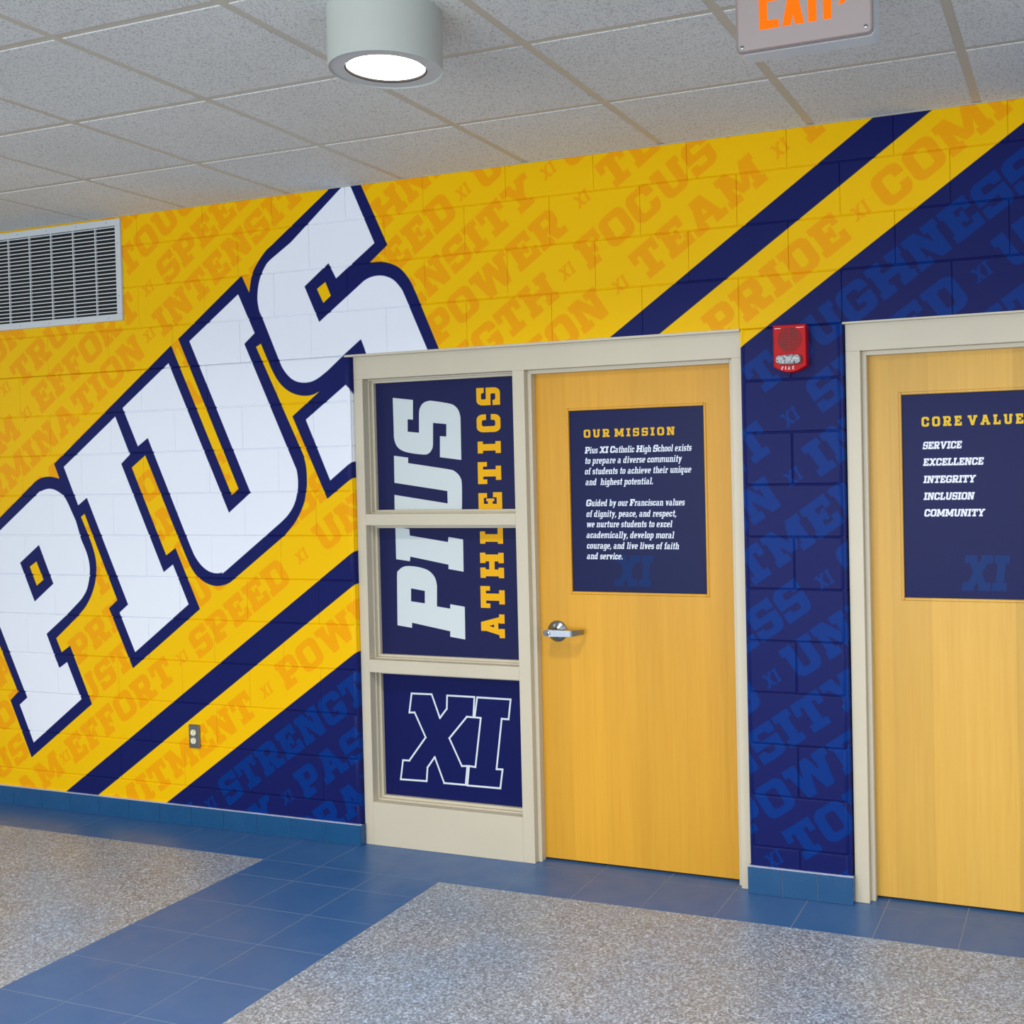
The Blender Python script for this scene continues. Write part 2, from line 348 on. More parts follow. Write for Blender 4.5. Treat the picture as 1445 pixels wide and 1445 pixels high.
# artwork outlines in wall metres (x, z)
ART = {
'white': [[[-4.4385,1.4248],[-4.1786,1.6044],[-4.1503,1.6234],[-4.1456,1.6252],[-4.1393,1.626],[-4.1219,1.6314],[-4.1022,1.6359],[-4.0837,1.6378],[-4.0667,1.6368],[-4.0498,1.6333],[-4.0336,1.6278],[-4.0166,1.6203],[-3.9994,1.6104],[-3.9845,1.5992],[-3.9734,1.5873],[-3.9639,1.5734],[-3.953,1.5554],[-3.9068,1.4713],[-3.8774,1.3846],[-3.8658,1.3606],[-3.8534,1.338],[-3.8432,1.3168],[-3.8353,1.296],[-3.8291,1.2753],[-3.8252,1.2552],[-3.8237,1.2348],[-3.8244,1.2138],[-3.8269,1.1934],[-3.8313,1.1722],[-3.8377,1.1502],[-3.845,1.1313],[-3.8533,1.1159],[-3.8629,1.1025],[-3.873,1.0905],[-3.8821,1.0805],[-3.8923,1.0712],[-3.9073,1.0587],[-3.9889,0.9943],[-4.1323,0.8927],[-4.0857,0.7925],[-4.0507,0.7217],[-3.9965,0.7541],[-3.9068,0.5691],[-4.2466,0.3245],[-4.3381,0.5169],[-4.2824,0.5571],[-4.546,1.0902],[-4.6102,1.0476],[-4.7059,1.249]],[[-3.9783,1.7466],[-3.6259,1.9896],[-3.5384,1.7981],[-3.5955,1.754],[-3.3466,1.2215],[-3.2877,1.2592],[-3.1975,1.0669],[-3.5428,0.8211],[-3.6368,1.0161],[-3.5794,1.0572],[-3.8296,1.5882],[-3.8886,1.5505]],[[-3.5767,2.0289],[-3.2775,2.2347],[-2.9372,1.509],[-2.8076,1.6016],[-3.1464,2.3323],[-2.8464,2.5346],[-2.7573,2.3464],[-2.8189,2.2998],[-2.5574,1.7432],[-2.5336,1.6936],[-2.5363,1.7007],[-2.54,1.7062],[-2.5365,1.6908],[-2.5341,1.6736],[-2.5327,1.6572],[-2.5329,1.64],[-2.5341,1.6226],[-2.535,1.6115],[-2.5347,1.6118],[-2.534,1.618],[-2.5348,1.6179],[-2.5375,1.6057],[-2.5417,1.5868],[-2.5468,1.5692],[-2.5528,1.5545],[-2.56,1.5402],[-2.5684,1.5265],[-2.5792,1.5127],[-2.5917,1.4987],[-2.6035,1.4869],[-2.6345,1.4624],[-2.9588,1.2365],[-2.9903,1.2159],[-2.9881,1.2197],[-2.9869,1.2242],[-2.9977,1.2215],[-3.0098,1.2195],[-3.0228,1.2192],[-3.0376,1.2205],[-3.0542,1.2235],[-3.0703,1.2287],[-3.0862,1.2368],[-3.1025,1.2477],[-3.1174,1.26],[-3.1314,1.2745],[-3.1448,1.2914],[-3.156,1.3074],[-3.1787,1.352],[-3.4219,1.8762],[-3.4858,1.8372]],[[-2.2193,2.995],[-2.5387,2.7484],[-2.6556,2.6799],[-2.6736,2.6665],[-2.6826,2.6566],[-2.6904,2.6461],[-2.6999,2.6326],[-2.7086,2.6176],[-2.7159,2.6027],[-2.7217,2.5878],[-2.7265,2.5719],[-2.7302,2.5555],[-2.7332,2.5374],[-2.7353,2.5176],[-2.7357,2.499],[-2.734,2.481],[-2.7306,2.463],[-2.7269,2.4471],[-2.7141,2.4092],[-2.7238,2.4434],[-2.6239,2.2164],[-2.6105,2.1873],[-2.6052,2.1776],[-2.5992,2.1693],[-2.5892,2.1559],[-2.578,2.1434],[-2.5667,2.1329],[-2.5553,2.1241],[-2.543,2.1167],[-2.5302,2.111],[-2.5163,2.1067],[-2.5012,2.1037],[-2.486,2.1023],[-2.4703,2.1022],[-2.4537,2.1036],[-2.438,2.1067],[-2.4229,2.1116],[-2.4078,2.1184],[-2.3935,2.1256],[-2.3527,2.1507],[-2.2641,2.216],[-2.1684,2.2821],[-2.1532,2.2455],[-2.0969,2.0845],[-1.701,1.9431],[-1.8286,2.2266],[-1.9316,2.4562],[-1.9451,2.4844],[-1.9499,2.4919],[-1.9556,2.4984],[-1.9658,2.5111],[-1.9775,2.5233],[-1.9895,2.5335],[-2.0026,2.5416],[-2.0169,2.5481],[-2.0305,2.553],[-2.0433,2.5563],[-2.0562,2.5581],[-2.0689,2.5588],[-2.0816,2.5588],[-2.0948,2.5577],[-2.1077,2.5554],[-2.1205,2.552],[-2.1336,2.5471],[-2.1472,2.5406],[-2.194,2.5086],[-2.3913,2.3747],[-2.4672,2.5408],[-2.3324,2.6355],[-2.2934,2.5632],[-2.0837,2.704],[-2.2006,2.9638]],[[-2.4806,1.9328],[-2.2576,2.0832],[-2.2403,2.0645],[-2.2244,2.0042],[-2.1572,1.9604],[-2.1631,1.77],[-2.2256,1.7419],[-2.3544,1.6514]]],
'navy': [[[-4.4355,1.4921],[-4.2242,1.6411],[-4.1962,1.6612],[-4.1854,1.6691],[-4.1756,1.675],[-4.1612,1.6827],[-4.1469,1.6887],[-4.1322,1.6932],[-4.1155,1.6963],[-4.0975,1.6981],[-4.0811,1.6986],[-4.0662,1.6978],[-4.0518,1.6957],[-4.0392,1.6935],[-4.0084,1.6868],[-4.0429,1.7635],[-3.2591,2.3182],[-2.9185,1.5913],[-2.8761,1.6202],[-3.2132,2.3471],[-2.8241,2.6189],[-2.782,2.5366],[-2.7675,2.604],[-2.7621,2.6195],[-2.7559,2.6324],[-2.7483,2.6452],[-2.7386,2.6593],[-2.727,2.674],[-2.715,2.6879],[-2.7021,2.7016],[-2.6881,2.7154],[-2.675,2.7269],[-2.6392,2.7491],[-2.6182,2.7641],[-2.3251,2.9635],[-2.2333,3.1548],[-2.1871,3.0545],[-2.1469,2.9661],[-2.0167,2.6898],[-2.1122,2.6195],[-2.067,2.6195],[-2.0547,2.6184],[-2.0433,2.6167],[-2.0318,2.6143],[-2.0194,2.6112],[-2.0064,2.6072],[-1.9938,2.6024],[-1.9812,2.5968],[-1.9684,2.5901],[-1.9563,2.582],[-1.9446,2.572],[-1.933,2.5602],[-1.9225,2.548],[-1.9129,2.5354],[-1.9038,2.5216],[-1.8954,2.5072],[-1.8718,2.4571],[-1.7698,2.2232],[-1.6641,2.0029],[-2.0693,1.7677],[-2.228,1.6673],[-2.373,1.569],[-2.5542,1.9506],[-2.3993,2.0596],[-2.4363,2.0461],[-2.4523,2.0438],[-2.4704,2.0426],[-2.488,2.0429],[-2.5053,2.045],[-2.5231,2.0488],[-2.5396,2.0536],[-2.5549,2.0596],[-2.5699,2.0669],[-2.5836,2.0751],[-2.5965,2.0844],[-2.6089,2.095],[-2.6201,2.1061],[-2.6305,2.1182],[-2.6403,2.1314],[-2.649,2.1443],[-2.6704,2.1821],[-2.7235,2.2957],[-2.7523,2.282],[-2.5145,1.8031],[-2.4921,1.7577],[-2.4937,1.7596],[-2.4959,1.7601],[-2.4912,1.7433],[-2.4872,1.7246],[-2.4844,1.7051],[-2.4832,1.6822],[-2.4832,1.6573],[-2.4837,1.6382],[-2.4842,1.6293],[-2.4853,1.6254],[-2.4873,1.6173],[-2.4904,1.6],[-2.4947,1.5776],[-2.5004,1.5565],[-2.5083,1.5378],[-2.518,1.5192],[-2.5282,1.5018],[-2.5388,1.4853],[-2.5504,1.4689],[-2.5634,1.453],[-2.6138,1.4039],[-2.9049,1.2027],[-2.9399,1.1793],[-2.9475,1.1753],[-2.9531,1.1736],[-2.9646,1.1687],[-2.9746,1.1658],[-2.9851,1.1636],[-2.9974,1.1612],[-3.0109,1.1594],[-3.0249,1.1591],[-3.0401,1.1602],[-3.0566,1.1629],[-3.0726,1.1671],[-3.0888,1.1734],[-3.1055,1.1816],[-3.12,1.1899],[-3.1315,1.1974],[-3.1416,1.2054],[-3.1514,1.2149],[-3.1618,1.2269],[-3.1724,1.2411],[-3.1823,1.256],[-3.2089,1.307],[-3.2507,1.3933],[-3.4407,1.7928],[-3.5291,1.7345],[-3.3281,1.3024],[-3.2694,1.3386],[-3.2691,1.3386],[-3.1293,1.0462],[-3.3182,0.9121],[-3.5602,0.7415],[-3.7042,1.0358],[-3.6479,1.0769],[-3.8476,1.5082],[-3.8729,1.4929],[-3.8273,1.4033],[-3.8147,1.3755],[-3.803,1.348],[-3.7939,1.3233],[-3.7873,1.3014],[-3.7827,1.281],[-3.7801,1.2618],[-3.7792,1.2433],[-3.7801,1.2249],[-3.7823,1.2064],[-3.7857,1.1865],[-3.7905,1.1652],[-3.7971,1.1445],[-3.8058,1.1235],[-3.8167,1.1019],[-3.8282,1.0822],[-3.8403,1.0642],[-3.8537,1.047],[-3.8672,1.0317],[-3.91,0.9933],[-4.0671,0.8728],[-4.0322,0.8019],[-3.973,0.8374],[-3.8377,0.5481],[-4.2647,0.2467],[-4.403,0.5358],[-4.3456,0.5838],[-4.6223,1.1262],[-4.7035,1.0719],[-4.8112,1.2669]],[[-4.3014,1.2564],[-4.1657,1.3492],[-4.0747,1.1521],[-4.2081,1.058]]],
'gold': [[[-4.2348,1.2368],[-4.1864,1.2651],[-4.1417,1.1711],[-4.1901,1.1394]],[[-2.3999,2.5244],[-2.3518,2.5529],[-2.3238,2.4882],[-2.3663,2.458]]],
'side_white': [[[-2.0818,2.0215],[-1.9747,2.0077],[-1.9773,1.9187],[-2.0054,1.9213],[-2.007,1.8655],[-1.9475,1.859],[-1.9452,1.9385],[-1.9442,1.9525],[-1.9428,1.9613],[-1.9398,1.9692],[-1.9347,1.9781],[-1.9278,1.9866],[-1.9193,1.993],[-1.9085,1.9973],[-1.8957,1.9998],[-1.8833,2.0008],[-1.8478,1.9955],[-1.7994,1.9866],[-1.7865,1.9837],[-1.7747,1.9805],[-1.7645,1.9761],[-1.7556,1.97],[-1.7477,1.9625],[-1.7415,1.9538],[-1.7367,1.9433],[-1.7333,1.9311],[-1.7311,1.9192],[-1.7312,1.885],[-1.7321,1.7312],[-1.8417,1.7459],[-1.839,1.8402],[-1.8063,1.8377],[-1.8047,1.8928],[-1.8728,1.9005],[-1.8755,1.809],[-1.877,1.7947],[-1.879,1.787],[-1.8826,1.7807],[-1.8881,1.7732],[-1.8954,1.7666],[-1.9037,1.762],[-1.9121,1.7598],[-1.9221,1.7596],[-1.9351,1.7604],[-1.9542,1.7623],[-1.9775,1.7654],[-1.9981,1.7689],[-2.015,1.7727],[-2.0304,1.7771],[-2.0432,1.7825],[-2.054,1.7893],[-2.063,1.7974],[-2.07,1.8066],[-2.0751,1.8176],[-2.0786,1.8302],[-2.0808,1.842],[-2.0808,1.8732]],[[-2.0833,1.7585],[-2.0078,1.7482],[-2.0086,1.7234],[-1.8078,1.693],[-1.7814,1.688],[-1.7716,1.6847],[-1.7642,1.6799],[-1.7537,1.6723],[-1.745,1.6628],[-1.7387,1.6528],[-1.7349,1.6446],[-1.7333,1.6353],[-1.7326,1.6183],[-1.7328,1.586],[-1.734,1.5444],[-1.7357,1.5115],[-1.7374,1.4933],[-1.7398,1.4824],[-1.7438,1.4734],[-1.7495,1.4643],[-1.7571,1.4566],[-1.7663,1.4505],[-1.7779,1.4458],[-1.7918,1.4424],[-1.8063,1.4406],[-1.8549,1.4446],[-2.007,1.4705],[-2.0077,1.4495],[-2.0878,1.4591],[-2.086,1.5804],[-1.8079,1.5389],[-1.808,1.5941],[-2.0843,1.6351]],[[-2.0858,1.434],[-2.0111,1.4246],[-2.0093,1.395],[-1.8111,1.3661],[-1.8077,1.3892],[-1.7333,1.3779],[-1.7348,1.2341],[-1.8119,1.2454],[-1.8113,1.2647],[-2.0094,1.2991],[-2.0128,1.278],[-2.0857,1.2867]],[[-2.0875,0.9845],[-2.0836,1.2044],[-2.0814,1.2292],[-2.0784,1.2334],[-2.0735,1.2359],[-2.0658,1.2433],[-2.056,1.2493],[-2.0454,1.2535],[-2.0345,1.2558],[-2.0222,1.2565],[-2.0089,1.2562],[-1.9933,1.2553],[-1.9757,1.2534],[-1.9592,1.2506],[-1.9436,1.2471],[-1.9281,1.2425],[-1.9146,1.2364],[-1.9028,1.2283],[-1.8922,1.2182],[-1.8841,1.2074],[-1.8787,1.1954],[-1.8755,1.182],[-1.8736,1.1689],[-1.8747,1.1303],[-1.8763,1.0761],[-1.8081,1.0677],[-1.8075,1.0878],[-1.7331,1.0781],[-1.7346,0.9317],[-1.8117,0.9413],[-1.811,0.966],[-2.0093,0.9986],[-2.01,0.9752]]],
'side_hole': [[[-2.0101,1.1548],[-1.938,1.1445],[-1.9396,1.0885],[-2.0118,1.0962]]],
'xi': [[[-2.0216,0.6757],[-1.9157,0.6774],[-1.8757,0.5724],[-1.8388,0.6164],[-1.8353,0.6762],[-1.6955,0.6767],[-1.7032,0.5858],[-1.7364,0.5861],[-1.8293,0.4838],[-1.7682,0.3629],[-1.74,0.3651],[-1.7512,0.2794],[-1.8619,0.2789],[-1.9078,0.3929],[-1.9471,0.3431],[-1.9535,0.2801],[-2.0913,0.2776],[-2.0767,0.3664],[-2.0427,0.3673],[-1.953,0.4794],[-2.0078,0.5895],[-2.0361,0.5878]],[[-1.6816,0.6759],[-1.5141,0.6758],[-1.5267,0.5873],[-1.5608,0.5876],[-1.5926,0.3625],[-1.5626,0.3633],[-1.576,0.2785],[-1.7425,0.2778],[-1.7312,0.3657],[-1.699,0.3636],[-1.6659,0.585],[-1.6971,0.5862]]],
'ath': [['A',0.9442,1.0489,-1.6528,-1.5343],['T',1.0754,1.1725,-1.6518,-1.5309],['H',1.2081,1.3201,-1.6496,-1.5313],['L',1.3594,1.4539,-1.6474,-1.5326],['E',1.4955,1.5861,-1.6505,-1.5324],['T',1.6224,1.7197,-1.6503,-1.5339],['I',1.7574,1.8101,-1.648,-1.5326],['C',1.8502,1.9292,-1.6503,-1.5314],['S',1.9684,2.0458,-1.6487,-1.5308]],
}
# ------------------------------------------------------------------ mural artwork
GOLD, ORANGE, NAVY, WHITE, BLUE = (232, 183, 0), (231, 158, 0), (17, 25, 86), (224, 229, 239), (0, 44, 118)
MX0, MX1 = -8.0, 3.6
BX0, BX1 = -5.4, 1.9      # blocks are modelled one by one between these
TH = math.radians(34.69); CT, ST = math.cos(TH), math.sin(TH)
mural = Print(MX0, 0., MX1, 3.0, 500, GOLD)
band = lambda za, zb: [(MX0 - .1, .6922 * (MX0 - .1) + za), (MX1 + .1, .6922 * (MX1 + .1) + za), (MX1 + .1, .6922 * (MX1 + .1) + zb), (MX0 - .1, .6922 * (MX0 - .1) + zb)]
mural.fill([band(2.4212, -6)], NAVY)
mural.fill([band(2.8781, 2.7293)], NAVY)
CAP, GAP = .137, .09
ROWS = [(4.39, [(-3.03, 'PASSION'), (-1.89, 'POWER')]),
 (4.197, [(-3.146, 'FOCUS'), (-2.276, 'TRUST'), (-1.387, 'TOUGHNESS')]),
 (4.005, [(-3.045, 'TEAM'), (-2.235, 'EFFORT'), (-1.208, 'SPEED'), (-.36, 'UNITY')]),
 (3.82, [(-3.36, 'DETERMINATION'), (-1.372, 'INTENSITY'), (-.05, 'COMMITMENT')]),
 (3.623, [(-3.62, 'PRIDE'), (-2.78, 'COMMITMENT'), (-1.07, 'POWER'), (-.1, 'TEAM')]),
 (3.427, [(-3.9, 'STRENGTH'), (-2.58, 'FOCUS'), (-1.72, 'TRUST'), (-.69, 'TOUGHNESS')]),
 (3.231, [(-4.3, 'PASSION'), (-3.15, 'TEAM'), (-2.34, 'EFFORT'), (-.45, 'SPEED'), (.375, 'UNITY')]),
 (3.035, [(-4.49, 'DETERMINATION'), (-2.46, 'INTENSITY'), (-.625, 'INTENSITY'), (.745, 'COMMITMENT')]),
 (2.839, [(-3.86, 'EFFORT'), (-2.80, 'PRIDE'), (-1.95, 'COMMITMENT'), (-.19, 'POWER'), (.83, 'TEAM'), (1.6, 'PRIDE')]),
 (2.643, [(-4.058, 'FOCUS'), (-3.185, 'TRUST'), (-2.29, 'TOUGHNESS'), (-.769, 'STRENGTH'), (.565, 'FOCUS'), (1.45, 'TRUST')]),
 (2.447, [(-3.84, 'TEAM'), (-3.125, 'EFFORT'), (-2.125, 'SPEED'), (-1.22, 'UNITY'), (-.42, 'PASSION'), (.728, 'TEAM'), (1.56, 'PRIDE')]),
 (2.052, [(-3.514, 'COMMITMENT'), (-1.775, 'POWER'), (.825, 'PRIDE'), (1.64, 'COMMITMENT')]),
 (1.786, [(-3.89, 'TOUGHNESS'), (-2.395, 'STRENGTH'), (.84, 'TOUGHNESS')]),
 (1.586, [(-2.86, 'UNITY'), (-1.985, 'PASSION'), (-.05, 'EFFORT'), (1.0, 'SPEED'), (1.85, 'UNITY')]),
 (1.392, [(-2.14, 'GRATITUDE'), (-1.18, 'DETERMINATION'), (.85, 'INTENSITY')]),
 (1.2, [(-.402, 'COMMITMENT'), (1.32, 'POWER')]), (1.0, [(-.77, 'TOUGHNESS'), (.72, 'STRENGTH')]),
 (.802, [(-.53, 'SPEED'), (.315, 'UNITY'), (1.2, 'PASSION')]), (.605, [(-.68, 'INTENSITY'), (.7, 'TRUST')]),
 (.41, [(-.24, 'POWER'), (.72, 'PRIDE')]), (.22, [(-.96, 'FOCUS'), (-.09, 'TOUGHNESS')]), (.02, [(-.72, 'TEAM'), (.12, 'EFFORT')])]
def at(t, n): return (t * CT - n * ST, t * ST + n * CT)
for n, ws in ROWS:
    col = ORANGE if n > 2 else BLUE
    prev = None
    for t, wd in ws:
        x, z = at(t, n); L = mural.text(wd, x, z, CAP, col, TH, GAP) - GAP * CAP
        if prev is None: prev = t - .18
        if t - prev < .5:
            xm, zm = at((prev + t) / 2 - .034, n + .038); mural.text('12', xm, zm, .055, col, TH, .10, fit=.068, shear=.12)
        prev = t + L
mural.fill([ART['navy'][0]], NAVY)
for p in ART['white']: mural.fill([p], WHITE)
mural.fill([ART['navy'][1]], NAVY)
mural.fill([ART['gold'][0]], GOLD)
# the S counter: navy diamond shows between the strokes, gold window inside it
mural.fill([ART['gold'][1]], GOLD)
mural_mat = print_mat('mural_paint', mural.image('mural_print'), rough=.42, bumpy=.10, spec=.10)
muv = lambda x, z: ((x - MX0) / (MX1 - MX0), z / 3.0)

# ------------------------------------------------------------------ plain materials
def painted(name, c, rough=.4, bumpy=.08, vary=.06):
    m = Mat(name, rough=rough); v = m.coords('World'); q = m.noise(v, 3.0, 4)
    d = tuple(x * (1 - vary) for x in c[:3]) + (1,)
    m.base(m.mix(c, d, q.outputs[0])); m.bump(m.noise(v, 180, 2).outputs[0], bumpy, .001); return m.m
frame_mat = painted('cream_frame_paint', srgb(197, 189, 168), .36, .08, .12)
white_metal = painted('white_enamel', srgb(196, 202, 206), .35)
lamp_paint = painted('lamp_enamel', srgb(182, 188, 182), .45, .03)
lamp_ring = painted('lamp_baffle_enamel', srgb(188, 190, 190), .5, .03)
dark = Mat('dark_void', srgb(9, 12, 15), .8).m
black = Mat('black_seal', srgb(22, 18, 15), .7).m
def tilemat(name, c, c2, rough=.22, scale=5):
    m = Mat(name, rough=rough); v = m.coords('World'); q = m.noise(v, scale, 5, .6)
    m.base(m.mix(c, c2, q.outputs[0]))
    r = m.ramp(m.noise(v, 9, 4).outputs[0], [(.3, G_(rough)), (.7, G_(rough + .12))]); m.l(r, m.b.inputs['Roughness'])
    m.bump(m.noise(v, 60, 3).outputs[0], .05, .001); return m.m
blue_tile = tilemat('blue_floor_glaze', srgb(38, 82, 138), srgb(56, 96, 146), .30)
base_tile = tilemat('teal_base_glaze', srgb(14, 66, 112), srgb(24, 80, 124), .22)
cap_mat = tilemat('caulk_with_highlight', srgb(150, 160, 192), srgb(200, 206, 224), .2, 30)  # caulk line, with its bright highlight put into the colour
grout = painted('grey_grout', srgb(132, 138, 146), .8, .3)
def terrazzo():
    m = Mat('terrazzo', rough=.33); v = m.coords('World')
    def vor(s, off):
        w = m.n('ShaderNodeTexVoronoi'); w.inputs['Scale'].default_value = s
        mp = m.n('ShaderNodeMapping'); mp.inputs['Location'].default_value = (off, off * 2, 0); m.l(v, mp.inputs[0]); m.l(mp.outputs[0], w.inputs['Vector']); return w
    a = vor(190, 0); b = vor(120, 3.1)
    sep = m.n('ShaderNodeSeparateColor'); m.l(a.outputs['Color'], sep.inputs[0])
    sep2 = m.n('ShaderNodeSeparateColor'); m.l(b.outputs['Color'], sep2.inputs[0])
    c1 = m.ramp(sep.outputs[0], [(0, srgb(116, 114, 114)), (.28, srgb(150, 149, 148)), (.5, srgb(172, 172, 172)), (.72, srgb(198, 201, 204)), (.87, srgb(228, 232, 236)), (.97, srgb(128, 116, 110))], 'CONSTANT')
    c2 = m.ramp(sep2.outputs[1], [(0, srgb(142, 140, 140)), (.45, srgb(172, 172, 172)), (.8, srgb(226, 230, 234))], 'CONSTANT')
    c = m.mix(c1, c2, .40)
    big = m.ramp(m.noise(v, 2.2, 3).outputs[0], [(.35, srgb(212, 219, 232)), (.65, srgb(196, 216, 246))])
    m.base(m.mix(c, big, 1.0, 'MULTIPLY'))
    m.bump(sep.outputs[2], .04, .0005); return m.m
terr = terrazzo()
def wood(name, c0, c1, c2, seed):
    m = Mat(name, rough=.42, coat=.08, spec=.3); m.b.inputs['Coat Roughness'].default_value = .25
    v = m.coords('World', (1, 1, 1))
    mp = m.n('ShaderNodeMapping'); mp.inputs['Scale'].default_value = (26, 8, .9); mp.inputs['Location'].default_value = (seed, 0, seed); m.l(v, mp.inputs[0])
    g = m.noise(mp.outputs[0], 3.0, 6, .6)
    mp2 = m.n('ShaderNodeMapping'); mp2.inputs['Scale'].default_value = (3.2, 1, .28); mp2.inputs['Location'].default_value = (seed * 2, 0, 1); m.l(v, mp2.inputs[0])
    g2 = m.noise(mp2.outputs[0], 1.6, 3)
    col = m.ramp(g.outputs[0], [(.0, c0), (.5, c1), (1., c2)])
    # veneer leaves: upright strips about 0.15 m wide, each a touch lighter or darker
    sx = m.n('ShaderNodeSeparateXYZ'); m.l(v, sx.inputs[0])
    mu = m.n('ShaderNodeMath', operation='MULTIPLY'); mu.inputs[1].default_value = 6.6; m.l(sx.outputs[0], mu.inputs[0])
    fl = m.n('ShaderNodeMath', operation='FLOOR'); m.l(mu.outputs[0], fl.inputs[0])
    wn = m.n('ShaderNodeTexWhiteNoise'); wn.noise_dimensions = '1D'; m.l(fl.outputs[0], wn.inputs['W'])
    leaf = m.ramp(wn.outputs[0], [(0, G_(.86)), (1, G_(1.0))])
    col = m.mix(col, leaf, 1.0, 'MULTIPLY')
    tone = m.ramp(g2.outputs[0], [(.3, G_(.90)), (.7, G_(1.0))])
    m.base(m.mix(col, tone, 1.0, 'MULTIPLY')); m.bump(g.outputs[0], .03, .0005); return m.m
wood1 = wood('maple_veneer_door', srgb(203, 144, 32), srgb(214, 157, 42), srgb(222, 167, 54), 0.)
wood2 = wood('pale_maple_veneer_door', srgb(204, 154, 58), srgb(214, 167, 72), srgb(221, 178, 86), 5.3)
def ceiling_tile_mat():
    m = Mat('mineral_fibre_tile', rough=.9, spec=.1); v = m.coords('World')
    q = m.noise(v, 150, 3, .7); r = m.ramp(q.outputs[0], [(.36, srgb(166, 168, 167)), (.46, srgb(212, 214, 212)), (.7, srgb(220, 222, 220))])
    big = m.ramp(m.noise(v, 1.3, 3).outputs[0], [(.35, G_(.93)), (.65, G_(1.0))])
    m.base(m.mix(r, big, 1.0, 'MULTIPLY')); m.bump(q.outputs[0], .5, .002); return m.m
ctile = ceiling_tile_mat()
tbar = painted('beige_grid_enamel', srgb(190, 186, 174), .5, .02)
chrome = Mat('satin_chrome', srgb(150, 156, 164), .26, 1).m
steel = Mat('brushed_steel', srgb(168, 156, 154), .45, .35).m
dsteel = Mat('stainless_plate', srgb(140, 138, 138), .35, 1).m
glass = Mat('window_glass', (1, 1, 1, 1), .02)
glass.b.inputs['Transmission Weight'].default_value = 1.0; glass = glass.m
red = painted('red_alarm_plastic', srgb(186, 20, 26), .45, .02, .1); red.node_tree.nodes['Principled BSDF'].inputs['Specular IOR Level'].default_value = .15
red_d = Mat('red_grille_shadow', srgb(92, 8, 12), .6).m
ink_glint_white = Mat('white_ink_and_glint', srgb(236, 220, 222), .5).m
ivory = Mat('ivory_socket', srgb(226, 222, 190), .4).m

# ------------------------------------------------------------------ floor
floor = MB().box(-8.4, 3.9, -9.6, .16, -.16, ZF - .0007).build('floor', grout); tag(floor, kind='structure')
def piece(name, x0, x1, y0, y1, mat, g=.0014, z0=ZF - .0007, z1=ZF, par=floor, c=.0004):
    x0 += g; x1 -= g; y0 += g; y1 -= g
    v = [(x0, y0, z0), (x1, y0, z0), (x1, y1, z0), (x0, y1, z0), (x0, y0, z1 - c), (x1, y0, z1 - c), (x1, y1, z1 - c), (x0, y1, z1 - c),
         (x0 + c, y0 + c, z1), (x1 - c, y0 + c, z1), (x1 - c, y1 - c, z1), (x0 + c, y1 - c, z1)]
    f = [(3, 2, 1, 0)] + [(a, (a + 1) % 4, (a + 1) % 4 + 4, a + 4) for a in range(4)] + [(a + 4, (a + 1) % 4 + 4, (a + 1) % 4 + 8, a + 8) for a in range(4)] + [(8, 9, 10, 11)]
    return meshobj(name, v, f, mat, par)
LX = [-1.655 + .2965 * i for i in range(-21, 18)]
for i in range(len(LX) - 1):
    a, b = LX[i], LX[i + 1]
    piece('floor_tile', a, b, -.285, .004, blue_tile)
    if a > -2.3 and b < 1.3: piece('floor_tile', a, b, .004, .15, blue_tile)
RY = [-.285, -.465] + [-.465 - .28 * k for k in range(1, 16)]
for i in range(3):
    for k in range(len(RY) - 1): piece('floor_tile', -2.5445 + .2965 * i, -2.5445 + .2965 * (i + 1), RY[k + 1], RY[k], blue_tile)
TY = [-.285 - .44 * k for k in range(0, 11)]
TX = [-1.655, -1.285, -.845, -.405, .035, .475, .915, 1.355, 1.795, 2.235, 2.675, 3.115, 3.555]
for i in range(len(TX) - 1):
    for k in range(len(TY) - 1): piece('terrazzo_panel', TX[i], TX[i + 1], TY[k + 1], TY[k], terr, g=.0013)
TX = [-2.5445 - .62 * k for k in range(10)]
for i in range(len(TX) - 1):
    for k in range(0, len(TY) - 1, 1): piece('terrazzo_panel', TX[i + 1], TX[i], TY[k + 1], TY[k], terr, g=.0005)

